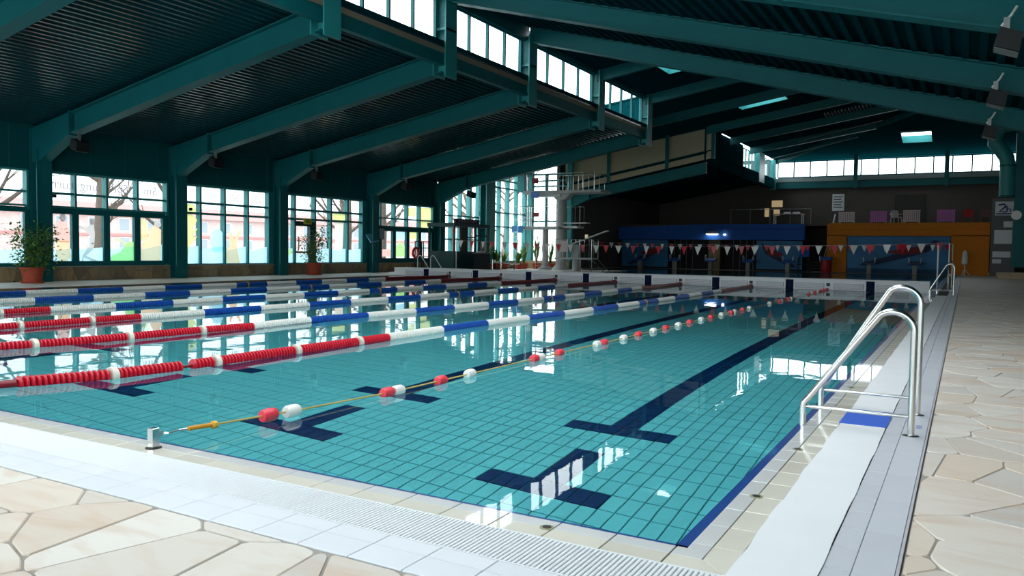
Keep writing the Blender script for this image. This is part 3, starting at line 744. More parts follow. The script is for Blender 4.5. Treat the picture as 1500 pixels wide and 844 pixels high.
prof = [(.026, -.014), (.050, -.0125), (.060, -.008), (.0625, 0), (.060, .008), (.050, .0125), (.026, .014)]
disc_me = {n: MB().lathe(prof, axis='y', n=14).mesh('float_disc', m, True) for n, m in (('r', RED), ('w', WHP), ('b', BLUEP), ('m', MAROON))}
collar_me = MB().lathe([(.035, -.028), (.074, -.026), (.078, 0), (.074, .026), (.035, .028)], axis='y', n=16).mesh('ring_collar', mat('milky_plastic', (226, 220, 206), 0.4), True)
names = {6: 'lane rope of red, white and blue discs, next but one to the walkway', 5: 'lane rope of red, white and blue discs, third from the walkway', 4: 'lane rope of discs, fourth from the walkway',
         3: 'lane rope of discs, fifth from the walkway', 2: 'lane rope of discs, sixth from the walkway', 1: 'lane rope of discs nearest the window wall'}
names = {6: 'lane rope of red, white and blue discs, second from the ladder side', 5: 'lane rope of red, white and blue discs, third from the ladder side', 4: 'lane rope of red, white and blue discs, fourth from the ladder side',
         3: 'lane rope of red, white and blue discs, fifth from the ladder side', 2: 'lane rope of red, white and blue discs, sixth from the ladder side', 1: 'lane rope of red, white and blue discs beside the window wall edge'}
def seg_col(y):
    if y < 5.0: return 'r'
    if y > 20.6: return 'm'  # red discs by the bulkhead, their shade painted as darker red
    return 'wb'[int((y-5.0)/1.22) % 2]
n_ind = {6: 120, 5: 80, 4: 0, 3: 0, 2: 0, 1: 0}
for k in range(6, 0, -1):
    tab = tabs[k]; rp = thing('lane_rope', names[k], 'lane rope', (tab[0][0], 0, RZ), group='disc lane ropes across the pool')
    X0 = tab[0][0]
    obj('cable', MB().tube([(interp(tab, y)-X0, y, 0) for y in np.arange(.02, 25.01, .5)], .012, 6), MAROON, rp)
    y = .62 if k == 6 else .4
    obj('end_tube', MB().tube([(interp(tab, yy)-X0, yy, 0) for yy in (.05, .3, y-.02)], .038, 10), MAROON, rp, smooth=True)
    i = 0; far = {'r': MB(), 'w': MB(), 'b': MB(), 'm': MB()}; nx = y+.62
    step = .040
    while y < 24.75:
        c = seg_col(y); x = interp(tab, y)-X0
        if c == 'r' and y > nx and y < 6 and nx < 4.9:
            link('ring_collar', collar_me, rp, (x, y+.02, 0)); nx += 1.05; y += .075; continue
        if k == 6 and 1.93 < y < 2.0: y += .06; continue
        if i < n_ind[k]: link('float_disc', disc_me[c], rp, (x, y, 0))
        else:
            sc = 1.0
            far[c].lathe(prof if i < 260 else [(.034, -.015), (.060, -.008), (.060, .008), (.034, .015)], (x, y, 0), 'y', 10 if i < 260 else 8)
        i += 1; y += step
    for c, nm in (('r', 'red_disc_run'), ('w', 'white_disc_run'), ('b', 'blue_disc_run'), ('m', 'shaded_red_disc_run')):
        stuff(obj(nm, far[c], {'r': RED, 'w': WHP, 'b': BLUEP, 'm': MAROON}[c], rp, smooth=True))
    link('ring_collar', MB().lathe([(.03, -.02), (.07, -.02), (.07, .02), (.03, .02)], axis='y', n=12).mesh('ring_collar', YEL), rp, (interp(tab, 14.0)-X0, 14.0, 0))
    obj('end_cap', MB().lathe([(.03, 24.75), (.085, 24.78), (.085, 24.9), (.03, 24.93)], (interp(tab, 24.9)-X0, 0, 0), 'y', 12), MAROON, rp, smooth=True)
# single float rope at the post
rx = -2.98
r7 = thing('lane_rope', 'thin yellow rope with single red and white floats tied to the small steel post', 'lane rope', (rx, 0, 0))
pts = [(-.065, .12, .068), (-.07, .35, .055), (-.06, 1.0, .03), (-.02, 2.0, .012), (.0, 6, .008), (.0, 12, .008), (.03, 20, .008), (0, 24.95, .02)]
obj('cord', MB().tube(pts, .006, 6), mat('yellow_cord', (206, 176, 92), 0.7), r7)
red_f = MB().lathe([(.018, -.060), (.036, -.058), (.044, -.04), (.046, 0), (.044, .04), (.036, .058), (.018, .060), (.015, .03)], axis='y', n=18).mesh('red_float', mat('coral_float', (236, 62, 78), 0.4), True)
whi_f = MB().lathe([(.018, -.060), (.036, -.058), (.044, -.04), (.046, 0), (.044, .04), (.036, .058), (.018, .060), (.015, .03)], axis='y', n=18).mesh('white_float', WHP, True)
fl = [('r', .745), ('w', .95), ('r', 1.93), ('w', 2.06), ('r', 2.66), ('w', 3.12), ('r', 4.36), ('w', 4.50), ('r', 4.95), ('w', 5.98), ('r', 6.2), ('w', 6.85), ('r', 7.4), ('w', 8.0), ('r', 8.55), ('w', 9.15), ('r', 9.75), ('w', 10.4), ('r', 11.0), ('w', 11.7), ('r', 12.4), ('w', 12.65), ('r', 13.3), ('w', 13.85), ('w', 15.8), ('r', 16.9), ('w', 17.1), ('r', 18.0), ('w', 18.3), ('r', 21.0), ('w', 21.5), ('r', 22.1), ('w', 22.6), ('r', 23.2), ('r', 23.9), ('r', 24.6)]
for c, y in fl:
    for a, b in zip(pts[:-1], pts[1:]):
        if a[1] <= y <= b[1]:
            t = (y-a[1])/(b[1]-a[1]); x = a[0]+(b[0]-a[0])*t; z = a[2]+(b[2]-a[2])*t
    link('red_float' if c == 'r' else 'white_float', red_f if c == 'r' else whi_f, r7, (x, y, z))
tb = obj('turnbuckle', MB().tube([(-.065, .12, .068), (-.07, .30, .057)], .014, 8), mat('amber_plastic', (222, 150, 40), 0.45), r7, smooth=True)
obj('turnbuckle_knob', MB().lathe([(.014, .29), (.024, .30), (.024, .325), (.014, .335)], (-.07, 0, .056), 'y', 10), YEL, tb)
obj('hook', MB().tube([(-.06, -.045, .075), (-.045, -.03, .072), (-.06, .02, .071), (-.07, .06, .07), (-.065, .12, .068)], .006, 6), STEEL, r7)
post = thing('anchor_post', 'small square steel post on the near pool edge holding the yellow rope', 'post', (-3.06, -.10, 0))
obj('post_tube', MB().bevbox(-.022, .022, -.022, .022, -.004, .112, .003), STEEL, post)
obj('base_flange', MB().lathe([(.045, -.003), (.045, .001)], n=16), DARK, post)
obj('eye', MB().box(-.005, .02, .022, .045, .06, .09), STEELD, post)

# ================================================================== LADDERS
def hoop(y, h, top_r, x_deck, x_pool):
    """rail path: deck foot, up, over, diagonal down to the pool post"""
    c = Vector((x_deck-top_r, y, h-top_r))
    p = [Vector((x_deck, y, -.004)), Vector((x_deck, y, h-top_r))]
    ang = math.radians(128)
    p += arc(c, top_r, 0, ang, (1, 0, 0), (0, 0, 1), 14)[1:]
    e = p[-1]; dirv = Vector((-math.sin(ang), 0, math.cos(ang)))
    t = (e.z-.17)/-dirv.z
    q = e + dirv*t
    xq = max(x_pool+.02, q.x)
    p += [Vector((x_pool+.035, y, .19)), Vector((x_pool+.008, y, .155)), Vector((x_pool, y, .11)), Vector((x_pool, y, -.6))]
    return p
def ladder(name_label, y0, y1, h0, h1, xd, xp):
    ld = thing('pool_ladder', name_label, 'ladder', (0, y0, 0))
    for (y, h) in ((0, h0), (y1-y0, h1)):
        rl = obj('handrail', MB().tube(hoop(y, h, .125, xd, xp), .0215, 14), STEEL, ld, smooth=True)
        obj('foot_flange', MB().lathe([(.05, -.002), (.05, .008), (.03, .012)], (xd, y, 0), n=20), STEEL, rl)
        obj('cross_bar', MB().tube([(xp, y, .125), (xd, y, .125)], .011, 10), STEEL, ld, smooth=True)
    for z in (-.15, -.42): obj('tread', MB().box(xp-.05, xp+.03, .02, y1-y0-.02, z, z+.03), WHP, ld)
    return ld
ladder('shiny steel pool ladder with two tall hoop rails beside the blue plate', 2.60, 3.36, .785, .915, .640, -.012)
l2 = ladder('steel pool ladder at the right end of the white bulkhead', 23.5, 24.3, .90, .92, .63, .01)
# left side ladder by the bulkhead
l3 = thing('pool_ladder', 'thin white pool ladder behind the left end of the white bulkhead', 'ladder', (-20.3, 26.2, 0))
for y in (0, 1.0):
    obj('handrail', MB().tube([(-.25, y, 0), (-.25, y, .75), (-.18, y, .84), (-.08, y, .84), (.0, y, .76), (.42, y, .2), (.42, y, -.4)], .022, 8), WHITE, l3, smooth=True)

# ================================================================== FAR END: orange and blue fronts, gallery
og = struct('wall_back_orange', 'orange plastered front with a rounded top edge below the gallery')
obj('plaster_front', MB().prism([(-6.95, 51.9, 2.75), (2.1, 51.9, 2.75), (2.1, 51.9, 3.16), (-6.75, 51.9, 3.16), (-6.95, 51.9, 3.05)], (0, .5, 0)), ORANGE, og)
obj('plaster_soffit', MB().box(-6.95, 2.1, 52.1, 52.4, 2.35, 2.75), ORANGE, og)
obj('plaster_pier', MB().box(-6.95, -5.75, 52.1, 52.5, 0, 2.4), ORANGE, og)
obj('plaster_pier', MB().box(.1, 2.1, 52.1, 52.5, 0, 2.4), ORANGE, og)
obj('picture_wall', MB().box(-5.75, .1, 52.3, 52.5, 0, 2.35), mat('mural_blue', (22, 92, 138), 0.6, var=0.5, scale=0.8), og)
obj('gallery_slab', MB().box(-21.4, 3.3, 52.4, YB, 3.0, 3.14), DARKW, og)
bl = struct('wall_back_blue', 'blue plastered front with swimmer pictures below the gallery')
obj('plaster_front', MB().prism([(-21.3, 51.9, 2.05), (-8.3, 51.9, 2.05), (-8.3, 51.9, 3.12), (-15.2, 51.9, 3.12), (-21.3, 51.9, 2.92)], (0, .5, 0)), BLUEPL, bl)
obj('plaster_edge', MB().box(-15.0, -8.3, 51.86, 51.95, 2.72, 2.86), mat('deep_blue', (14, 70, 160), 0.6), bl)
obj('rear_wall', MB().box(-21.3, -8.3, 53.4, 53.6, 0, 2.1), mat('dark_back', (40, 36, 44), 0.8), bl)
obj('pillar', MB().box(-14.7, -13.9, 52.2, 53.0, 0, 2.6), mat('brown_pillar', (110, 96, 70), 0.7), bl)
for i in range(8): obj('rail_post', MB().tube([(-17.2+.45*i+(2.4 if i > 3 else 0), 52.3, .05), (-17.2+.45*i+(2.4 if i > 3 else 0), 52.3, 2.05)], .02, 6), STEELD, bl)
def swimmer_picture(label, x0, x1, z0, z1, flip):
    t = thing('wall_picture', label, 'picture', ((x0+x1)/2, 52.1, z0)); w = (x1-x0)/2; h = z1-z0
    obj('panel', MB().box(-w, w, 0, .05, 0, h), mat('picture_blue', (40, 128, 186), 0.5, var=0.35, scale=0.9), t)
    s = -1 if flip else 1
    body = [(s*u*w, -.012, v*h) for u, v in ((-.75, .12), (-.3, .34), (.1, .52), (.45, .62), (.7, .9), (.8, .88), (.6, .55), (.3, .40), (-.1, .24), (-.6, .06))]
    if flip: body = body[::-1]
    obj('swimmer_figure', MB().prism(body, (0, .012, 0)), mat('figure_blue', (22, 46, 84), 0.6), t)
    red = [(s*u*w, -.016, v*h) for u, v in ((-.25, .52), (.15, .66), (.55, .72), (.5, .5), (.1, .44))]
    if flip: red = red[::-1]
    obj('red_patch', MB().prism(red, (0, .014, 0)), mat('picture_red', (150, 34, 44), 0.6), t)
swimmer_picture('blue picture of a swimmer left of the dark recess', -21.1, -17.6, .1, 2.0, False)
swimmer_picture('blue picture of a diver right of the brown pillar', -11.4, -8.45, .1, 2.0, True)
swimmer_picture('wide blue underwater picture on the orange wall', -5.7, .05, .3, 2.3, False)
cl = thing('ceiling_lamp', 'lit oval lamp under the blue front', 'lamp', (-14.35, 51.75, 2.45))
obj('lamp_housing', MB().lathe([(.42, .0), (.46, .05), (.3, .16)], n=18), WHITE, cl)
lm = bpy.data.materials.new('lamp_glow'); lm.use_nodes = True; e = lm.node_tree.nodes['Principled BSDF']; e.inputs['Emission Color'].default_value = (1, .98, .9, 1); e.inputs['Emission Strength'].default_value = 6
obj('lamp_glass', MB().lathe([(.2, -.07), (.38, -.04), (.42, .0)], n=18), lm, cl)
cl2 = thing('ceiling_lamp', 'small lit round lamp beside the oval lamp', 'lamp', (-13.5, 51.8, 2.4)); obj('lamp_glass', MB().lathe([(.05, -.05), (.11, 0), (.05, .05)], n=12), lm, cl2); obj('lamp_bracket', MB().box(-.02, .02, 0, .12, .04, .09), WHITE, cl2)
# lit window of the room behind the gallery
lw_ = thing('lit_window', 'small warm lit window above the blue front', 'window', (-12.2, YB-.1, 4.3))
wg_ = bpy.data.materials.new('warm_window'); wg_.use_nodes = True; e = wg_.node_tree.nodes['Principled BSDF']; e.inputs['Emission Color'].default_value = (1, .72, .32, 1); e.inputs['Emission Strength'].default_value = 0.3
for (a, b, c, d_) in ((-.62, -.3, -.3, .35), (-.1, .7, .45, .95), (.05, .5, -.2, .25)): obj('pane', MB().box(a, b, -.02, .03, c, d_), wg_, lw_)
obj('window_frame', MB().box(-.75, .8, .03, .09, -.45, 1.1), DARKW, lw_)

# gallery: folded slatted loungers seen from the front
def lounger(x, w, h, col, label, slats=9, group=None):
    t = thing('sun_lounger', label, 'lounger', (x, 53.2, 3.14), group=group)
    m = mat('lounger_'+col[0], col[1], 0.55)
    obj('head_rail', MB().box(-w/2, w/2, -.02, .03, h-.06, h), m, t); obj('foot_rail', MB().box(-w/2, w/2, -.02, .03, .14, .2), m, t)
    for i in range(slats):
        a = -w/2 + w*(i+.1)/slats; obj('slat', MB().box(a, a+w/slats*.78, -.01, .015, .18, h-.04), m, t)
    for s in (-1, 1): obj('leg', MB().box(s*w*.42-.03, s*w*.42+.03, -.0, .5, 0, .16), m, t)
    return t
LIL = ('lilac', (206, 120, 206)); WHT = ('white', (226, 206, 206))
lounger(-5.95, 1.0, .78, WHT, 'pale slatted lounger upright on the gallery next to the stairs')
lounger(-4.05, .98, .82, LIL, 'lilac slatted lounger upright on the gallery, left one of two')
lounger(-2.15, .98, .86, WHT, 'pale slatted lounger upright on the gallery between two lilac ones')
lounger(-.25, 1.0, .86, LIL, 'lilac slatted lounger upright on the gallery beside the red chair')
def garden_chair(x, y, col, label, z=3.15, rz=0):
    t = thing('garden_chair', label, 'chair', (x, y, z), rz); m = mat('chair_'+col[0], col[1], 0.5)
    obj('seat', MB().box(-.24, .24, -.24, .24, .40, .44), m, t)
    obj('backrest', MB().prism([(-.24, .2, .44), (.24, .2, .44), (.26, .26, .8), (.14, .28, .88), (-.14, .28, .88), (-.26, .26, .8)], (0, .03, 0)), m, t)
    for sx in (-1, 1):
        obj('armrest', MB().box(sx*.27-.03, sx*.27+.03, -.22, .24, .6, .64), m, t)
        for sy in (-1, 1): obj('leg', MB().tube([(sx*.22, sy*.2, .41), (sx*.26, sy*.25, 0)], .025, 6), m, t)
garden_chair(.95, 53.3, ('red', (190, 30, 40)), 'red plastic chair on the gallery')
garden_chair(1.85, 53.3, ('brown', (120, 86, 76)), 'brown plastic chair on the gallery behind the orange front')
garden_chair(2.75, 53.3, ('grey', (186, 180, 176)), 'light grey plastic chair at the right end of the gallery')
garden_chair(-3.05, 53.6, ('pearl', (200, 200, 196)), 'pearl white plastic chair between the lilac and pale loungers', rz=.5)
tb_ = thing('folding_table', 'pale folding table on the gallery above the blue front', 'table', (-9.6, 53.3, 3.145))
obj('table_top', MB().box(-1.0, 1.0, -.35, .35, .66, .70), mat('pale_pink', (226, 190, 196), 0.5), tb_)
for sx in (-1, 1):
    for sy in (-1, 1): obj('leg', MB().box(sx*.9-.03, sx*.9+.03, sy*.3-.03, sy*.3+.03, 0, .66), WHITE, tb_)
for (x, c) in ((-9.7, 'left'), (-9.1, 'right')):
    p_ = thing('folded_towel', 'white folded towel on the gallery table, ' + ('nearer the stairs' if c == 'right' else 'in the middle of the table top'), 'towel', (x, 53.3, 3.85)); obj('towel_fold', MB().bevbox(-.22, .22, -.2, .2, 0, .07, .02), WHITE, p_); obj('towel_top_fold', MB().bevbox(-.2, .2, -.18, .18, .07, .12, .02), WHITE, p_)
gr = thing('gallery_railing', 'thin green railing of the gallery above the blue front', 'railing', (0, 52.2, 3.12))
obj('top_rail', MB().tube([(-13.2, 0, 1.0), (-8.0, 0, 1.0)], .025, 6), STEELD, gr)
for x in (-13.2, -11.9, -10.6, -9.3, -8.0): obj('baluster', MB().tube([(x, 0, 0), (x, 0, 1.0)], .02, 6), STEELD, gr)
# stairs between the blue and orange fronts
stp = thing('gallery_stairs', 'dark stairs with a thin rail between the blue and orange fronts', 'stairs', (-7.6, 52.2, 0))
for i in range(16): obj('step', MB().box(-.6, .6, .28*i, .28*i+.3, .19*i, .19*i+.06), mat('step_grey', (96, 90, 84), 0.8), stp)
obj('stair_rail', MB().tube([(.5, 0, .95), (.5, 4.4, 3.95)], .03, 6), WHITE, stp)
for i in (0, 5, 10, 15): obj('rail_post', MB().tube([(.5, .28*i+.15, .19*i), (.5, .28*i+.15, .19*i+1.05)], .02, 6), STEELD, stp)
nb = thing('notice_sign', 'white notice sheet on the dark wall above the stairs', 'sign', (-7.5, YB-.04, 4.4)); obj('sheet', MB().box(-.42, .42, -.02, .02, 0, 1.25), WHITE, nb)
for i in range(5): obj('text_line', MB().box(-.33, .3-.1*(i % 2), -.026, -.02, 1.0-.19*i, 1.07-.19*i), mat('print_grey', (70, 76, 84), 0.7), nb)

# starting blocks at the far end
def block(x, kind, lab):
    t = thing('starting_block', lab, 'starting block', (x, 50.35, 0), group='starting blocks at the far pool end' if kind != 'r' else None)
    c = {'b': BLUEPL, 'r': mat('crimson', (176, 24, 40), 0.5), 'o': mat('block_dark_blue', (20, 50, 96), 0.5)}[kind]
    w = .35
    obj('pedestal', MB().box(-.12, .12, -.1, .2, 0, .55), CONC if kind != 'r' else c, t)
    obj('platform', MB().prism([(-w, -.3, .55), (-w, .35, .68), (-w, .35, .78), (-w, -.3, .65)], (2*w, 0, 0)), c, t)
    for s in (-1, 1): obj('grab_bar', MB().tube([(s*.3, -.1, .6), (s*.33, -.12, .95), (s*.33, .15, 1.0), (s*.3, .2, .7)], .02, 6), WHITE, t)
for k, lb in ((3, 'blue starting block in front of the diver picture'), (4, 'blue starting block in front of the dark recess right of the brown pillar'), (5, 'blue starting block in front of the brown pillar'), (6, 'blue starting block in front of the dark recess left of the brown pillar'), (7, 'blue starting block in front of the swimmer picture')): block(LANE0-2.5*k+.2, 'b', lb)
block(LANE0, 'o', 'dark blue starting block before the right half of the underwater picture'); block(LANE0-2.5, 'o', 'dark blue starting block before the left half of the underwater picture')
cb = thing('waste_bin', 'crimson barrel bin with a blue lid beside the orange pier', 'bin', (-6.7, 50.3, 0))
obj('barrel', MB().lathe([(.26, 0), (.32, .1), (.33, .6), (.3, .8)], n=16), mat('crimson', (176, 24, 40), 0.5), cb, smooth=True); obj('lid', MB().box(-.34, .34, -.28, .28, .8, .98), BLUEPL, cb); obj('side_handle', MB().tube([(-.36, 0, .7), (-.4, 0, .95), (-.36, 0, 1.05)], .02, 6), WHITE, cb)
lg = thing('lifeguard_chair', 'dark blue raised chair in front of the diver picture', 'chair', (-8.1, 50.6, 0))
obj('seat', MB().box(-.3, .3, -.25, .25, .95, 1.02), BLUEPL, lg); obj('backrest', MB().box(-.3, .3, .2, .26, 1.0, 1.5), BLUEPL, lg)
for sx in (-1, 1):
    for sy in (-1, 1): obj('leg', MB().tube([(sx*.27, sy*.22, .95), (sx*.36, sy*.3, 0)], .03, 6), DARK, lg)
obj('footrest', MB().box(-.3, .3, -.45, -.25, .45, .5), DARK, lg)
# notice wall right of the orange front
nw = thing('notice_board', 'tall grey board with posters beside the far column', 'notice board', (2.75, 51.6, 0))
obj('panel', MB().box(-.62, .62, 0, .08, 0, 4.55), mat('panel_grey', (110, 112, 110), 0.7), nw)
for nm, (a, b, c, d_) in (('poster', (-.45, .55, 3.55, 4.35)), ('poster', (-.45, .6, 1.9, 2.7)), ('paper', (.0, .5, 2.85, 3.2)), ('paper', (-.5, .4, 1.1, 1.45)), ('paper', (-.5, -.05, .75, 1.0))):
    q_ = obj(nm, MB().box(a, b, -.02, 0, c, d_), WHITE, nw)
    if c > 3.5:
        obj('poster_logo', MB().tube([(-.3, -.03, 4.15), (.0, -.03, 4.2), (.05, -.03, 4.05), (-.25, -.03, 3.75), (.1, -.03, 3.75)], .045, 6), mat('logo_blue', (30, 60, 130), 0.6), q_)
        obj('poster_logo', MB().tube([(.12, -.03, 4.1), (.14, -.03, 3.75), (.16, -.03, 3.92), (.3, -.03, 3.92), (.32, -.03, 3.75)], .03, 6), mat('logo_blue', (30, 60, 130), 0.6), q_)
        obj('poster_line', MB().box(-.4, .5, -.026, -.02, 3.6, 3.68), mat('logo_blue', (30, 60, 130), 0.6), q_)
ws_ = thing('wall_speaker', 'white horn loudspeaker on the far teal column', 'speaker', (3.1, 46.1, 3.3)); obj('horn', MB().lathe([(.1, 0), (.14, -.1), (.24, -.3)], axis='y', n=14), WHP, ws_); obj('bracket', MB().box(-.03, .03, -.02, .1, -.05, .05), STEELD, ws_)
um = thing('closed_parasol', 'closed white parasol on a stand in front of the orange wall', 'parasol', (.86, 51.0, 0))
obj('cover', MB().lathe([(.07, .62), (.17, .7), (.15, 1.1), (.12, 1.4), (.03, 1.5)], n=14), WHP, um, smooth=True); obj('pole', MB().tube([(0, 0, .02), (0, 0, .7)], .03, 8), WHITE, um)
for i in range(3):
    a = i*2.1; obj('foot', MB().tube([(0, 0, .4), (.28*math.cos(a), .28*math.sin(a), .01)], .02, 6), WHITE, um)
for (x, y, h, lab) in ((.13, 26.0, 1.5, 'thin white flag pole standing by the right end of the bulkhead'), (.38, 30.0, 1.62, 'thin white flag pole holding the pennant line')):
    t = thing('flag_pole', lab, 'pole', (x, y, 0)); obj('pole', MB().tube([(0, 0, 0), (0, 0, h)], .022, 8), WHITE, t); obj('socket', MB().lathe([(.05, 0), (.05, .06)], n=10), STEEL, t); obj('cap', MB().lathe([(.03, h), (.01, h+.03)], n=8), DARK, t)
t = thing('flag_pole', 'thin white flag pole on the left deck holding the pennant line', 'pole', (-21.0, 30.0, 0)); obj('pole', MB().tube([(0, 0, 0), (0, 0, 1.72)], .022, 8), WHITE, t); obj('socket', MB().lathe([(.05, 0), (.05, .06)], n=10), STEEL, t)
bo = thing('walkway_barrier', 'steel barrier rail on the walkway behind the far ladder', 'barrier', (.42, 27.6, 0))
obj('rail', MB().tube([(0, 0, 0), (0, 0, .8), (.04, .05, .88), (.08, .4, .96), (.08, 2.0, .96), (.08, 2.1, .9), (.08, 2.1, 0)], .024, 8), STEEL, bo, smooth=True); obj('mid_rail', MB().tube([(.03, .1, .5), (.08, 2.1, .5)], .016, 6), STEEL, bo)

# pennant lines: two rows of red and white triangles
def pennants(label, y, z0, z1, x0, x1, n, w, h, sag, seed):
    t = thing('pennant_line', label, 'pennants', (0, y, 0)); r = random.Random(seed)
    def zz(u): return z0+(z1-z0)*u - sag*4*u*(1-u)
    obj('cord', MB().tube([(x0+(x1-x0)*i/24, 0, zz(i/24)) for i in range(25)], .007, 5), mat('grey_cord', (170, 170, 175), 0.7), t)
    for i in range(n):
        u = (i+.5)/n; x = x0+(x1-x0)*u + r.uniform(-.08, .08); z = zz(u); tw = r.uniform(-.05, .05); ww = w*r.uniform(.75, 1.05)
        red = i % 2
        obj('red_pennant' if red else 'white_pennant', MB().prism([(x-ww/2, tw, z), (x, -tw, z-h), (x+ww/2, -tw, z-.01)], (0, .006, 0)), RED if red else WHP, t)
pennants('string of red and white pennants across the water behind the bulkhead', 30.0, 1.60, 1.62, -20.96, .345, 36, .30, .36, .21, 1)
pennants('farther string of small red and white pennants before the starting blocks', 45.0, 1.75, 1.75, -20.46, .265, 36, .3, .36, .12, 2)
for x in (-20.5, .3):
    t = thing('flag_pole', 'slim pole of the farther pennant string on the ' + ('window side deck' if x < -1 else 'walkway'), 'pole', (x, 45.0, 0)); obj('pole', MB().tube([(0, 0, 0), (0, 0, 1.78)], .02, 6), STEELD, t); obj('socket', MB().lathe([(.05, 0), (.05, .06)], n=10), STEEL, t)

# ================================================================== DIVING TOWER
tw = thing('diving_tower', 'concrete diving tower with two railed platforms', 'diving tower', (-20.4, 40.3, 0))
conc2 = mat('tower_concrete', (176, 176, 174), 0.7, var=0.1, scale=5)
obj('main_column', MB().lathe([(.55, 0), (.52, .1), (.31, .3), (.29, 4.35)], (.1, 0, 0), n=20), conc2, tw, smooth=True)
obj('rear_column', MB().lathe([(.45, 0), (.42, .1), (.2, .22), (.18, 2.5)], (-.95, 0, 0), n=16), conc2, tw, smooth=True)
obj('column_head', MB().prism([(-.45, -.3, 4.55), (.85, -.3, 4.55), (.45, -.3, 4.2), (-.15, -.3, 4.2)], (0, .6, 0)), conc2, tw)
p5 = obj('upper_platform', MB().prism([(-2.1, -.8, 4.52), (2.95, -.8, 4.56), (2.95, -.8, 4.70), (-2.1, -.8, 4.72)], (0, 1.6, 0)), conc2, tw)
obj('platform_beam', MB().box(-1.7, .2, -.4, .4, 4.38, 4.54), STEELD, tw)
def railing(parent, pts, h, n_post, mid=1, r=.022, bars=False):
    P_ = [Vector(p) for p in pts]
    obj('top_rail', MB().tube([p+Vector((0, 0, h)) for p in P_], r, 6), STEEL, parent)
    for m_ in range(mid): obj('mid_rail', MB().tube([p+Vector((0, 0, h*(m_+1)/(mid+1))) for p in P_], r*.7, 6), STEEL, parent)
    for a, b in zip(P_[:-1], P_[1:]):
        n = max(1, round((b-a).length/n_post))
        for i in range(n+1):
            q = a+(b-a)*i/n; obj('rail_post', MB().tube([q, q+Vector((0, 0, h))], r*.8, 6), STEEL, parent)
railing(p5, [(-1.9, -.75, 4.7), (2.55, -.75, 4.7)], 1.02, .75, 0); railing(p5, [(-1.9, .75, 4.7), (2.55, .75, 4.7)], 1.02, .35, 0)
p3 = obj('lower_platform', MB().box(-2.95, .35, -.9, .7, 2.42, 2.58), conc2, tw)
railing(p3, [(-2.9, -.85, 2.58), (.3, -.85, 2.58)], 1.22, .62, 2); railing(p3, [(-2.9, .65, 2.58), (1.3, .65, 2.58), (1.3, .05, 2.58)], 1.22, .6, 0)
obj('springboard', MB().box(-.6, 1.85, -.2, .3, 2.78, 2.83), WHP, tw); obj('board_support', MB().box(-.2, 1.3, -.3, .6, 2.5, 2.62), STEELD, tw)
def rungs(parent, x, y, z0, z1, w=.45, step=.28, lean=0.0):
    for s in (-1, 1): obj('ladder_rail', MB().tube([(x+s*w/2, y, z0), (x+s*w/2+lean, y, z1+.9)], .022, 6), STEEL, parent)
    z = z0+step
    while z < z1: 
        q = lean*(z-z0)/(z1+.9-z0); obj('ladder_rung', MB().tube([(x-w/2+q, y, z), (x+w/2+q, y, z)], .016, 6), STEEL, parent); z += step
rungs(tw, -2.35, -.2, 2.6, 4.7); rungs(tw, -3.0+.35, -1.1, 0, 2.5, .4, .28, .25)
rungs(tw, -1.15, -.6, 0, .9, .35, .22, .15)
obj('upper_back_box', MB().box(-2.75, -2.3, -.3, .3, 4.7, 5.75), TEALF, p5)
obj('blue_sign', MB().box(-1.5, -1.0, -.92, -.88, 4.28, 4.66), mat('sign_blue', (90, 130, 200), 0.6), tw)
obj('blue_panel', MB().box(-2.75, -2.0, -1.0, -.95, 2.2, 2.62), mat('panel_sky', (70, 160, 230), 0.5), tw)
obj('red_sign', MB().box(-1.5, -1.08, -.82, -.78, 5.16, 5.48), mat('sign_red', (150, 40, 52), 0.6), tw); obj('red_sign', MB().box(-1.35, -.95, -.92, -.88, 3.15, 3.42), mat('sign_red', (150, 40, 52), 0.6), tw)
t1 = thing('low_springboard', 'railed low springboard stand right of the diving tower', 'springboard', (-18.43, 38.6, 0))
obj('stand_column', MB().lathe([(.24, -.3), (.22, .65)], (-.05, 0, 0), n=14), conc2, t1, smooth=True)
d1 = obj('stand_deck', MB().box(-1.2, 1.1, -.5, .5, .66, .76), conc2, t1)
railing(d1, [(-1.15, -.45, .76), (1.1, -.45, .76)], 1.05, .75, 0); railing(d1, [(-1.15, .45, .76), (1.1, .45, .76)], 1.05, .28, 0)
obj('raised_board', MB().prism([(-.35, -.15, 1.5), (1.85, -.15, 2.27), (1.85, -.15, 2.32), (-.35, -.15, 1.55)], (0, .35, 0)), WHP, t1)
obj('board_column', MB().box(-.3, .15, -.2, .2, .76, 1.52), conc2, t1)
obj('notice_sheet', MB().box(-.85, -.35, -.5, -.47, 1.1, 1.72), mat('sheet_pink', (214, 190, 190), 0.6), t1)
for (a, b) in (((1.1, -.4, .7), (1.85, -.4, -.02)), ((.4, -.4, .7), (.4, -.4, -.02)), ((1.1, -.4, .7), (1.1, -.4, -.02)), ((1.1, .4, .7), (1.85, .4, -.02))): obj('strut', MB().tube([a, b], .022, 6), STEEL, t1)
fe = thing('exit_light', 'small lit square exit light right of the slim teal column', 'light', (-19.4, 42.0, 1.95)); obj('lamp_face', MB().box(-.09, .09, -.03, 0, 0, .2), wg_, fe); obj('lamp_case', MB().box(-.11, .11, 0, .06, -.02, .22), WHITE, fe)

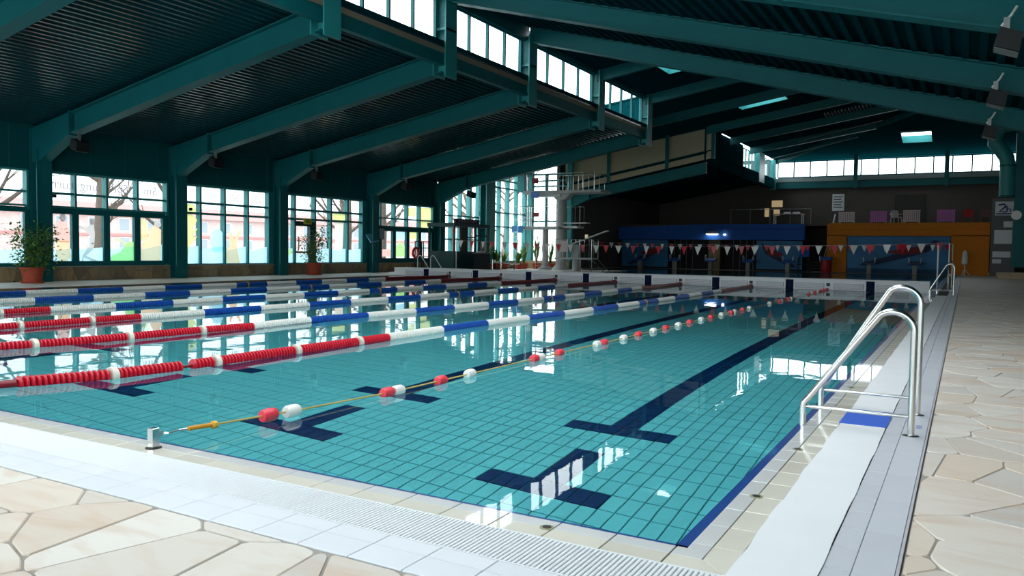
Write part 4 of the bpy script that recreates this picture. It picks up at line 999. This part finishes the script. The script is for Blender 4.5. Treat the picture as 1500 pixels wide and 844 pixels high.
# ================================================================== LEFT DECK THINGS
def leafy_plant(label, loc, h, spread, seed, pot_r=.32, pot_h=.46, n=420, lean=0.0):
    r = random.Random(seed); t = thing('potted_plant', label, 'plant', loc)
    p_ = obj('pot', MB().lathe([(pot_r*.72, 0), (pot_r*.95, pot_h*.9), (pot_r*1.08, pot_h*.9), (pot_r*1.08, pot_h), (pot_r*.95, pot_h), (pot_r*.9, pot_h*.85)], n=20), TERRA, t, smooth=True)
    obj('soil', MB().lathe([(pot_r*.9, pot_h*.84), (pot_r*.9, pot_h*.86)], n=16), BARK, p_)
    obj('saucer', MB().lathe([(pot_r*.9, 0.0), (pot_r, .03), (pot_r, .05)], n=20), TERRA, p_)
    fol = MB()
    for s in range(6):
        a = r.uniform(0, 6.28); x, y = r.uniform(-.1, .1), r.uniform(-.1, .1); pts = []
        hh = h*r.uniform(.75, 1.0)
        for i in range(6):
            f = i/5; pts.append((x+math.cos(a)*spread*.6*f**1.5+lean*f, y+math.sin(a)*spread*.6*f**1.5, pot_h*.8+(hh-pot_h*.8)*f))
        obj('stem', MB().tube(pts, [.016*(1-.6*i/5) for i in range(6)], 5), BARK, t)
        for i in range(n//6):
            f = r.uniform(.12, 1.0); k = min(4, int(f*5)); u = f*5-k
            b = Vector(pts[k]).lerp(Vector(pts[k+1]), u); off = Vector((r.gauss(0, 1), r.gauss(0, 1), r.gauss(0, .6)))*spread*.28
            c = b+off; dv = Vector((r.gauss(0, 1), r.gauss(0, 1), r.uniform(-.8, .4))).normalized(); L = r.uniform(.09, .16); sd = dv.cross(Vector((0, 0, 1)))
            if sd.length < .1: sd = Vector((1, 0, 0))
            sd = sd.normalized()*L*.28
            fol.add([c, c+dv*L*.5+sd, c+dv*L, c+dv*L*.5-sd], [(0, 1, 2, 3)])
    stuff(obj('foliage', fol, LEAF, t)); return t
leafy_plant('bushy green plant in a terracotta pot in front of the first steel column', (-22.75, 10.35, 0), 1.85, .85, 1, n=1700)
leafy_plant('tall leafy plant in a terracotta pot in front of the glass door', (-23.0, 22.2, 0), 2.05, .75, 2, pot_r=.34, pot_h=.5, n=1300)
def spiky(label, loc, h, n, seed, group=None):
    r = random.Random(seed); t = thing('potted_palm', label, 'plant', loc, group=group)
    obj('pot', MB().lathe([(.2, 0), (.28, .34), (.3, .36), (.26, .36)], n=14), TERRA, t, smooth=True); fol = MB()
    for i in range(n):
        a = r.uniform(0, 6.28); L = h*r.uniform(.6, 1.0); out = r.uniform(.2, .6); w = .06; p = []
        for k in range(5):
            f = k/4; p.append(Vector((math.cos(a)*out*f**1.3, math.sin(a)*out*f**1.3, .3+L*(f-.28*f*f*out*1.6))))
        sd = Vector((-math.sin(a), math.cos(a), 0))*w
        V = [q+sd*(1-k/4.3) for k, q in enumerate(p)] + [q-sd*(1-k/4.3) for k, q in enumerate(p)]
        fol.add(V, [(k, k+1, 6+k, 5+k) for k in range(4)])
    stuff(obj('leaves', fol, LEAF, t))
spiky('spiky palm in a pot behind the cabin, beside the tall teal column', (-23.0, 36.2, 0), 1.6, 40, 3)
for i, (x, y, h, lb) in enumerate(((-23.1, 37.5, 1.3, 'low spiky palm in a pot right of the tall teal column'), (-23.2, 38.45, 1.1, 'smallest spiky palm in a pot before the diving hall glass'), (-22.9, 39.7, 1.2, 'low spiky palm in a pot between the smallest and the tall palm'), (-23.0, 40.6, 1.9, 'tall spiky palm in a pot next to the corner column'), (-22.6, 41.5, 2.3, 'tallest spiky palm in a pot in front of the corner column'))):
    spiky(lb, (x, y, 0), h, 46, 10+i, group='palms in the diving hall')
spiky('arching palm standing against the glass behind the tower columns', (-21.6, 41.5, 0), 2.1, 22, 22)

# lifeguard cabin
cbn = thing('lifeguard_cabin', 'dark teal glazed lifeguard cabin on the left deck', 'cabin', (-22.4, 32.7, 0))
CT = mat('cabin_teal', (14, 66, 74), 0.5)
obj('lower_wall', MB().box(-1.0, .6, -1.7, 1.7, 0, 1.05), CT, cbn)
obj('roof', MB().box(-1.05, .65, -1.75, 1.75, 2.32, 2.5), CT, cbn)
for (x, y) in ((.57, -1.66), (.57, -.5), (.57, .35), (.57, .75), (.57, 1.66), (-.97, -1.66), (-.97, 1.66)): obj('corner_post', MB().box(x-.05, x+.05, y-.05, y+.05, 1.05, 2.32), CT, cbn)
for (a, b) in ((-1.6, -.55), (-.45, .3), (.8, 1.6)): obj('pane', MB().box(.56, .58, a, b, 1.07, 2.3), GLASSC, cbn)
obj('cross_bar', MB().box(.54, .6, -.45, .3, 1.75, 1.82), CT, cbn); obj('cross_bar', MB().box(.54, .6, .4, 1.6, 1.85, 1.92), CT, cbn)
obj('side_post_panel', MB().box(.5, .62, -1.05, -.5, 1.05, 2.3), mat('cabin_brown', (84, 70, 62), 0.7), cbn)
sgb = obj('roof_sign', MB().box(.3, .45, -1.3, .9, 2.5, 2.74), mat('sign_maroon', (60, 24, 40), 0.6), cbn)
for i in range(7): obj('sign_letter', MB().box(.45, .46, -1.1+.27*i, -.95+.27*i, 2.56, 2.68), mat('sign_letter', (150, 120, 150), 0.6), sgb)
ct = thing('deck_counter', 'dark grey counter in front of the lifeguard cabin', 'counter', (-21.3, 32.9, 0)); obj('counter_body', MB().box(-.2, .2, -.5, .5, 0, .95), mat('counter_dark', (46, 52, 56), 0.6), ct); obj('counter_top', MB().box(-.24, .24, -.55, .55, .95, 1.0), mat('counter_top', (150, 156, 160), 0.5), ct); obj('paper_tray', MB().box(-.12, .12, -.4, .1, 1.0, 1.06), WHITE, ct)
for (y, h) in ((33.5, .62), (34.4, 1.35)):
    t = thing('steel_post', 'short steel post beside the cabin counter' if h < 1 else 'tall steel post beside the cabin counter', 'post', (-21.0, y, 0)); obj('tube', MB().tube([(0, 0, 0), (0, 0, h)], .03, 8), STEEL, t); obj('foot', MB().lathe([(.08, 0), (.08, .02)], n=12), STEEL, t)
bn = thing('deck_bench', 'long white bench on the deck behind the cabin', 'bench', (-21.6, 36.0, 0)); obj('seat_board', MB().prism([(-.2, -1.1, .44), (-.2, 1.2, .32), (-.2, 1.2, .40), (-.2, -1.1, .52)], (.4, 0, 0)), WHP, bn)
for y in (-.9, .9): obj('leg', MB().tube([(0, y, .42), (0, y, 0)], .03, 6), DARK, bn)
obj('stretcher', MB().tube([(0, -.9, .18), (0, .9, .18)], .02, 6), DARK, bn)
pb = thing('poster_stand', 'pale poster board on legs behind the cabin', 'board', (-22.6, 35.2, 0)); obj('board', MB().box(0, .04, -.5, .5, .7, 1.55), mat('poster_pale', (220, 214, 210), 0.6), pb)
for y in (-.52, .52): obj('leg', MB().tube([(.02, y, 0), (.02, y, 1.6)], .025, 6), DARK, pb)
obj('poster_figure', MB().prism([(.045, -.25, .85), (.045, -.1, .85), (.045, -.05, 1.2), (.045, -.15, 1.42), (.045, -.3, 1.2)], (.008, 0, 0)), mat('poster_grey', (120, 100, 104), 0.7), pb)
ff = thing('fold_frame', 'dark folding railing frame in front of the coloured door leaves', 'railing', (-23.1, 30.0, 0))
for y in (-.55, -.0, .15, .6): obj('upright', MB().tube([(0, y, 0), (0, y, 1.55)], .03, 6), DARK, ff)
for z in (.75, 1.2, 1.52): obj('cross_rail', MB().tube([(0, -.55, z), (0, .6, z)], .022, 6), DARK, ff)
rb = thing('life_ring_bin', 'red life ring stand in front of the coloured door leaves', 'life ring', (-22.8, 29.1, 0)); obj('ring', MB().tube([(0, .24*math.cos(i*math.pi/8), .95+.24*math.sin(i*math.pi/8)) for i in range(17)], .06, 8, caps=False), RED, rb, smooth=True); obj('stand', MB().tube([(0, 0, 0), (0, 0, .7)], .03, 6), DARK, rb); obj('stand_foot', MB().lathe([(.15, 0), (.15, .03)], n=10), DARK, rb)
ls = thing('reading_stand', 'slanted blue lectern sign on the sill before a teal column', 'sign', (XL+.3, 26.55, SILL)); obj('stem', MB().tube([(0, 0, 0), (0, 0, 1.0)], .03, 6), WHITE, ls); obj('slanted_panel', MB().prism([(.1, -.32, .95), (.1, .32, 1.02), (-.2, .32, 1.42), (-.2, -.32, 1.32)], (.03, 0, .02)), mat('panel_lightblue', (120, 190, 226), 0.5), ls)
ib = thing('info_board', 'small grey info board fixed to the teal column by the lectern', 'board', (XL+.45, 27.0, 1.6)); obj('board', MB().box(0, .03, -.16, .16, 0, .5), mat('info_grey', (150, 166, 170), 0.6), ib); obj('board_frame', MB().box(-.01, .0, -.18, .18, -.02, .52), DARK, ib)
ex = thing('exit_sign', 'green and yellow exit sign above the glass door', 'sign', (XL+.14, 22.4, 2.13)); obj('sign_box', MB().box(-.03, .03, -.22, .22, 0, .22), mat('sign_yellow', (214, 206, 70), 0.5), ex); obj('sign_symbol', MB().box(.03, .036, -.12, .02, .05, .17), mat('sign_green', (80, 140, 60), 0.5), ex); obj('sign_arrow', MB().prism([(.03, .06, .11), (.03, .16, .16), (.03, .16, .06)], (.006, 0, 0)), mat('sign_green', (80, 140, 60), 0.5), ex)
# glass door parts in bay three
dr = struct('door_1', 'glass door with a dark teal frame below the exit sign')
obj('door_head', MB().box(XL-.1, XL+.1, 21.78, 22.92, 2.05, 2.25), CT, dr); obj('door_rail', MB().box(XL-.08, XL+.08, 21.8, 22.9, .9, .98), CT, dr); obj('door_stile', MB().box(XL-.08, XL+.09, 22.6, 22.95, SILL, 2.1), CT, dr)
obj('door_handle', MB().tube([(XL+.12, 21.86, 1.0), (XL+.16, 21.86, 1.1), (XL+.16, 21.86, 1.5), (XL+.12, 21.86, 1.6)], .025, 6), mat('handle_red', (120, 30, 36), 0.5), dr)

# floodlights under the rafters
def flood(loc, label, s=1.0, aim=.5):
    t = thing('floodlight', label, 'lamp', loc); obj('housing', MB().prism([(-.16*s, -.2*s, -.16*s), (.16*s, -.2*s, -.28*s), (.2*s, -.2*s, -.02*s), (-.08*s, -.2*s, .1*s)], (0, .4*s, 0)), mat('lamp_black', (16, 17, 18), 0.6), t)
    obj('glass', MB().prism([(-.15*s, -.17*s, -.175*s), (.15*s, -.17*s, -.29*s), (.15*s, -.17*s, -.30*s), (-.15*s, -.17*s, -.185*s)], (0, .34*s, 0)), mat('lamp_lens', (110, 112, 108), 0.3), t)
    obj('bracket', MB().box(-.04*s, .04*s, -.03, .03, .0, .26), STEELD, t); return t
for i, (y, w_) in enumerate(zip(YC, ('by the first potted plant', 'beside the palm window', 'left of the exit door', 'right of the exit door', 'above the cabin'))): flood((-21.55, y-.0, 4.10), 'small floodlight hanging under the left rafter knee '+w_)
for i, (y, w_) in enumerate(zip(YC[:3], ('with the nearest bend of cable', 'in the middle', 'at the gable wall'))):
    t = flood((1.3, y-.40, hib(1.3)-.15), 'black floodlight with white cable on the right rafter '+w_, 1.0)
    obj('cable', MB().tube([(.05, .08, .05), (-.06, .02, .16), (.06, .0, .3), (.12, .06, .42)], .02, 6), WHP, t)
for i, (y, z) in enumerate(((11.3, 2.6), (16.2, 2.45))):
    t = thing('wall_speaker', 'small dark speaker on the window edge of the ' + ('first' if i == 0 else 'second') + ' steel column', 'speaker', (XL+.5, y, z)); obj('speaker_case', MB().box(-.04, .04, -.04, .04, -.05, .05), DARK, t); obj('speaker_arm', MB().box(-.1, .0, -.015, .015, -.015, .015), STEELD, t)

# ================================================================== PICTURES AND LETTERING ON THE PANES
FILM = {n: film_mat('film_'+n, c, k) for n, c, k in (('pink', (250, 188, 178), .03), ('skin', (230, 205, 190), .03), ('grey', (196, 190, 188), .03), ('green', (186, 236, 150), .03), ('orange', (255, 208, 170), .03), ('yellow', (238, 238, 160), .03), ('aqua', (196, 238, 252), .03), ('cream', (250, 232, 214), .03), ('white', (245, 245, 248), .03), ('dark', (150, 140, 140), .03))}
XD = XL-.03
FILM['film_letter'] = film_mat('film_letter', (140, 138, 142), .02)
def decal(pane, pts, film, d=0.0):
    """flat sticker on the room side of a pane, points are (y,z)"""
    o = obj('sticker', MB().add([(XD+d, y, z) for y, z in pts], [tuple(range(len(pts)))]), FILM[film], pane); return o
def blob(cy, cz, ry, rz, n=14): return [(cy+ry*math.cos(2*math.pi*i/n), cz+rz*math.sin(2*math.pi*i/n)) for i in range(n)]
low1 = bays[1][1]
def at(pane_i, us, u0, v0, v1):  return None
b1 = [11.40, 12.24, 13.30, 14.42, 15.52]
for i in range(4): decal(low1[i, 0], [(b1[i]+.08, .52), (b1[i+1]-.08, .52), (b1[i+1]-.08, 1.0+.06*i), (b1[i]+.08, .98)], 'aqua', .0)
P = low1[0, 0]                                   # standing child
decal(P, blob(11.86, 1.98, .10, .13), 'dark', .004)
decal(P, [(11.66, 1.35), (11.62, 1.8), (11.78, 1.9), (12.0, 1.84), (12.1, 1.4), (12.05, 1.2), (11.72, 1.2)], 'pink', .004)
decal(P, [(11.68, 1.25), (12.05, 1.25), (12.10, .72), (11.98, .60), (11.75, .56), (11.62, .9)], 'orange', .008)
P = low1[1, 0]                                   # running child
decal(P, [(12.4, 1.75), (12.6, 1.68), (12.75, 1.78), (12.88, 1.82), (12.92, 1.5), (12.9, 1.2), (12.82, 1.15), (12.76, 1.4), (12.6, 1.6), (12.4, 1.66)], 'grey', .004)
decal(P, [(12.78, 1.2), (12.9, 1.2), (12.86, 1.0), (12.62, .78), (13.1, .58), (12.95, .55), (12.54, .72), (12.5, .55), (12.44, .55), (12.5, .8)], 'grey', .004)
decal(P, blob(12.82, 1.88, .08, .1), 'dark', .006)
P = low1[2, 0]
decal(P, [(13.4, .56), (14.32, .56), (14.32, 1.25), (14.1, 1.27), (13.95, 1.1), (13.8, .9), (13.5, .8)], 'green', .004)
decal(P, [(13.6, 1.3), (13.75, 1.38), (14.0, 1.25), (14.1, 1.12), (13.95, 1.12), (13.85, 1.25)], 'yellow', .006)
P = low1[3, 0]                                   # big orange figure
decal(P, [(14.55, .56), (15.36, .56), (15.38, 1.7), (15.1, 1.85), (14.95, 1.7), (14.85, 1.4), (14.6, 1.2)], 'orange', .004)
decal(P, [(14.54, 1.25), (14.54, 2.05), (14.75, 2.05), (14.9, 1.72), (14.82, 1.4)], 'yellow', .006)
decal(P, blob(15.24, 1.88, .14, .12), 'grey', .008)
top2 = bays[2][0]; b2 = [16.25, 16.99, 18.1, 19.23, 20.32]
for i in range(4): decal(top2[i, 0], [(b2[i]+.04, .50), (b2[i+1]-.04, .50), (b2[i+1]-.04, 1.15), (b2[i]+.04, 1.08-.05*i)], 'aqua', .0)
decal(top2[0, 0], [(16.3, .5), (16.42, .5), (16.55, 1.1), (16.9, 1.5), (16.68, 1.45), (16.92, 1.8), (16.66, 1.7), (16.9, 2.1), (16.7, 2.28), (16.3, 2.3)], 'yellow', .004)
decal(top2[0, 1], [(16.3, 2.38), (16.85, 2.38), (16.8, 2.66), (16.3, 2.68)], 'yellow', .004)
decal(top2[1, 0], blob(17.8, 1.35, .34, .45), 'aqua', .004); decal(top2[1, 0], blob(17.55, 1.05, .2, .16), 'white', .006)
decal(top2[2, 0], [(18.25, .5), (18.9, .5), (18.8, .9), (18.7, 1.25), (18.95, 1.75), (18.85, 1.78), (18.6, 1.4), (18.45, 1.75), (18.35, 1.72), (18.4, 1.2), (18.2, .9)], 'orange', .004)
top3 = bays[3][0]; b3 = [21.25, 21.75, 22.95, 23.95, 25.05, 26.1]
for i in (0, 2, 3, 4): decal(top3[i, 0], [(b3[i]+.05, .50), (b3[i+1]-.05, .50), (b3[i+1]-.05, 1.1), (b3[i]+.05, 1.05)], 'aqua', .0)
decal(top3[1, 0], [(21.82, .50), (22.9, .50), (22.9, .88), (21.82, .86)], 'aqua', .0)
decal(top3[0, 0], blob(21.5, .95, .17, .14), 'yellow', .004)
decal(top3[3, 0], [(24.35, .5), (24.75, .5), (24.85, 2.3), (24.25, 2.3)], 'cream', .004); decal(top3[3, 1], [(24.1, 2.38), (24.95, 2.38), (24.95, 2.68), (24.1, 2.68)], 'yellow', .004)
up4, lo4 = bays[4]
decal(lo4[1, 0], [(27.62, .75), (28.28, .75), (28.28, 1.1), (27.62, 1.1)], 'pink', .004)
decal(lo4[2, 0], [(28.7, .75), (29.4, .75), (29.4, 1.3), (29.0, 1.5), (28.7, 1.2)], 'green', .004); decal(lo4[2, 0], [(28.7, 1.6), (29.4, 1.6), (29.4, 2.0), (28.7, 2.0)], 'aqua', .004)
decal(lo4[3, 0], [(29.8, 1.65), (30.4, 1.65), (30.4, 2.0), (29.8, 2.0)], 'yellow', .004); decal(lo4[3, 0], [(29.8, .75), (30.4, .75), (30.4, 1.2), (29.8, 1.3)], 'pink', .004)
decal(up4[4, 1], [(30.7, 2.66), (31.65, 2.66), (31.65, 3.3), (30.7, 3.3)], 'yellow', .004); decal(up4[4, 0], [(30.7, 2.26), (31.65, 2.26), (31.65, 2.58), (30.7, 2.58)], 'yellow', .004)
decal(up4[3, 1], [(29.65, 2.8), (30.3, 2.75), (30.3, 3.25), (29.65, 3.2)], 'yellow', .004)
low0 = bays[0][1]
for i in range(4): decal(low0[i, 0], [(6.1+1.1875*i, .52), (7.1+1.1875*i, .52), (7.1+1.1875*i, .98), (6.1+1.1875*i, .95)], 'aqua', .0)
# mirrored lettering stuck on the outside, read from the street
def lettering(pane, text, ycen, z, size, film):
    cu = bpy.data.curves.new('letters', 'FONT'); cu.body = text; cu.size = size; cu.align_x = 'CENTER'; cu.resolution_u = 3
    tmp = bpy.data.objects.new('letters_tmp', cu); COL.objects.link(tmp)
    dg = bpy.context.evaluated_depsgraph_get(); me = bpy.data.meshes.new_from_object(tmp.evaluated_get(dg)); bpy.data.objects.remove(tmp)
    # seen from outside (-x side) it reads normally: text right runs towards smaller y
    for v in me.vertices: v.co = Vector((XL-.075, ycen-v.co.x, z+v.co.y))
    me.materials.clear(); me.materials.append(FILM[film]); link('lettering', me, pane)
up1 = bays[1][0]
for i, s in ((3, '5m'), (2, 'Spr'), (1, 'ung'), (0, 'turm')):
    lettering(up1[i, 1], s, ([11.40, 12.24, 13.30, 14.42, 15.58][i]+[11.40, 12.24, 13.30, 14.42, 15.58][i+1])/2, 2.88, .42, 'film_letter')
lettering(top2[3, 2], '25', 19.85, 2.9, .36, 'film_letter'); lettering(top2[2, 2], '50', 18.7, 2.9, .36, 'film_letter'); lettering(top2[1, 2], 'm', 17.7, 2.9, .36, 'film_letter')

# ================================================================== OUTSIDE: ground, trees, building
sobj('ground_outside', MB().quad((-120, -60, -.3), (XL-.3, -60, -.3), (XL-.3, 130, -.3), (-120, 130, -.3)), mat('pale_ground', (190, 188, 182), 0.9, var=0.1), 'pale ground outside the window wall', 'ground')
def tree(label, loc, h, seed, group=None):
    r = random.Random(seed); t = thing('bare_tree', label, 'tree', loc, group=group)
    tr = obj('trunk', MB().tube([(0, 0, -.1), (.1, .05, h*.25), (.0, .2, h*.5), (.15, .1, h*.8)], [.32, .27, .2, .08], 10), BARK, t, smooth=True)
    for i in range(11):
        z0 = h*r.uniform(.22, .7); a = r.uniform(0, 6.28); L = h*r.uniform(.25, .5); q = Vector((0, .1, z0)); d_ = Vector((math.cos(a), math.sin(a), r.uniform(.5, 1.0))).normalized(); p_ = [q]
        for k in range(5): d_ = (d_+Vector((r.gauss(0, .15), r.gauss(0, .15), .06))).normalized(); p_.append(p_[-1]+d_*L/5)
        br = obj('branch', MB().tube(p_, [.10*(1-.8*k/5) for k in range(6)], 6), BARK, t)
        tm_ = MB()
        for k in range(5):
            b = p_[r.randint(2, 5)]; dd = (d_+Vector((r.gauss(0, .7), r.gauss(0, .7), r.gauss(0, .4)))).normalized(); tm_.tube([b, b+dd*L*.18, b+dd*L*.38+Vector((0, 0, .05))], [.025, .016, .006], 4)
        obj('twigs', tm_, BARK, br)
for i, (x, y, h, lb) in enumerate(((-30.5, 13.0, 8, 'thick bare tree outside the first window bay'), (-34.5, 20.0, 7.5, 'bare tree outside behind the orange picture'), (-33, 22.5, 8, 'bare tree outside behind the palm picture window'), (-29.5, 31.5, 9, 'thick bare tree outside behind the exit door bay'), (-31, 36.5, 9, 'bare tree outside the door leaves'), (-30, 45, 10, 'bare tree outside the diving hall glass'), (-31, 52, 10, 'bare tree outside behind the diving tower'))):
    tree(lb, (x, y, -.3), h, 40+i)
bd = thing('street_building', 'pale red brick building with rows of windows across the street', 'building', (-88, 80, -.3))
PB = mat('pink_brick', (226, 200, 196), 0.9, var=0.12, scale=1.2)
obj('facade', MB().box(-8, 0, -90, 60, 0, 5.0), PB, bd)
obj('roof', MB().prism([(-8.4, -90.5, 5.0), (.6, -90.5, 5.0), (-3.5, -90.5, 6.6)], (0, 151, 0)), mat('roof_red', (214, 150, 146), 0.8), bd)
obj('string_course', MB().box(0, .15, -90, 60, 2.5, 2.8), mat('course', (216, 150, 148), 0.8), bd)
for i in range(38):
    for z in (.8, 3.1):
        y = -88+3.85*i; wn = obj('window', MB().box(0, .06, y, y+1.5, z, z+1.6), WHITE, bd); obj('pane', MB().box(.06, .08, y+.1, y+1.4, z+.1, z+1.5), mat('far_pane', (170, 180, 190), 0.2), wn)
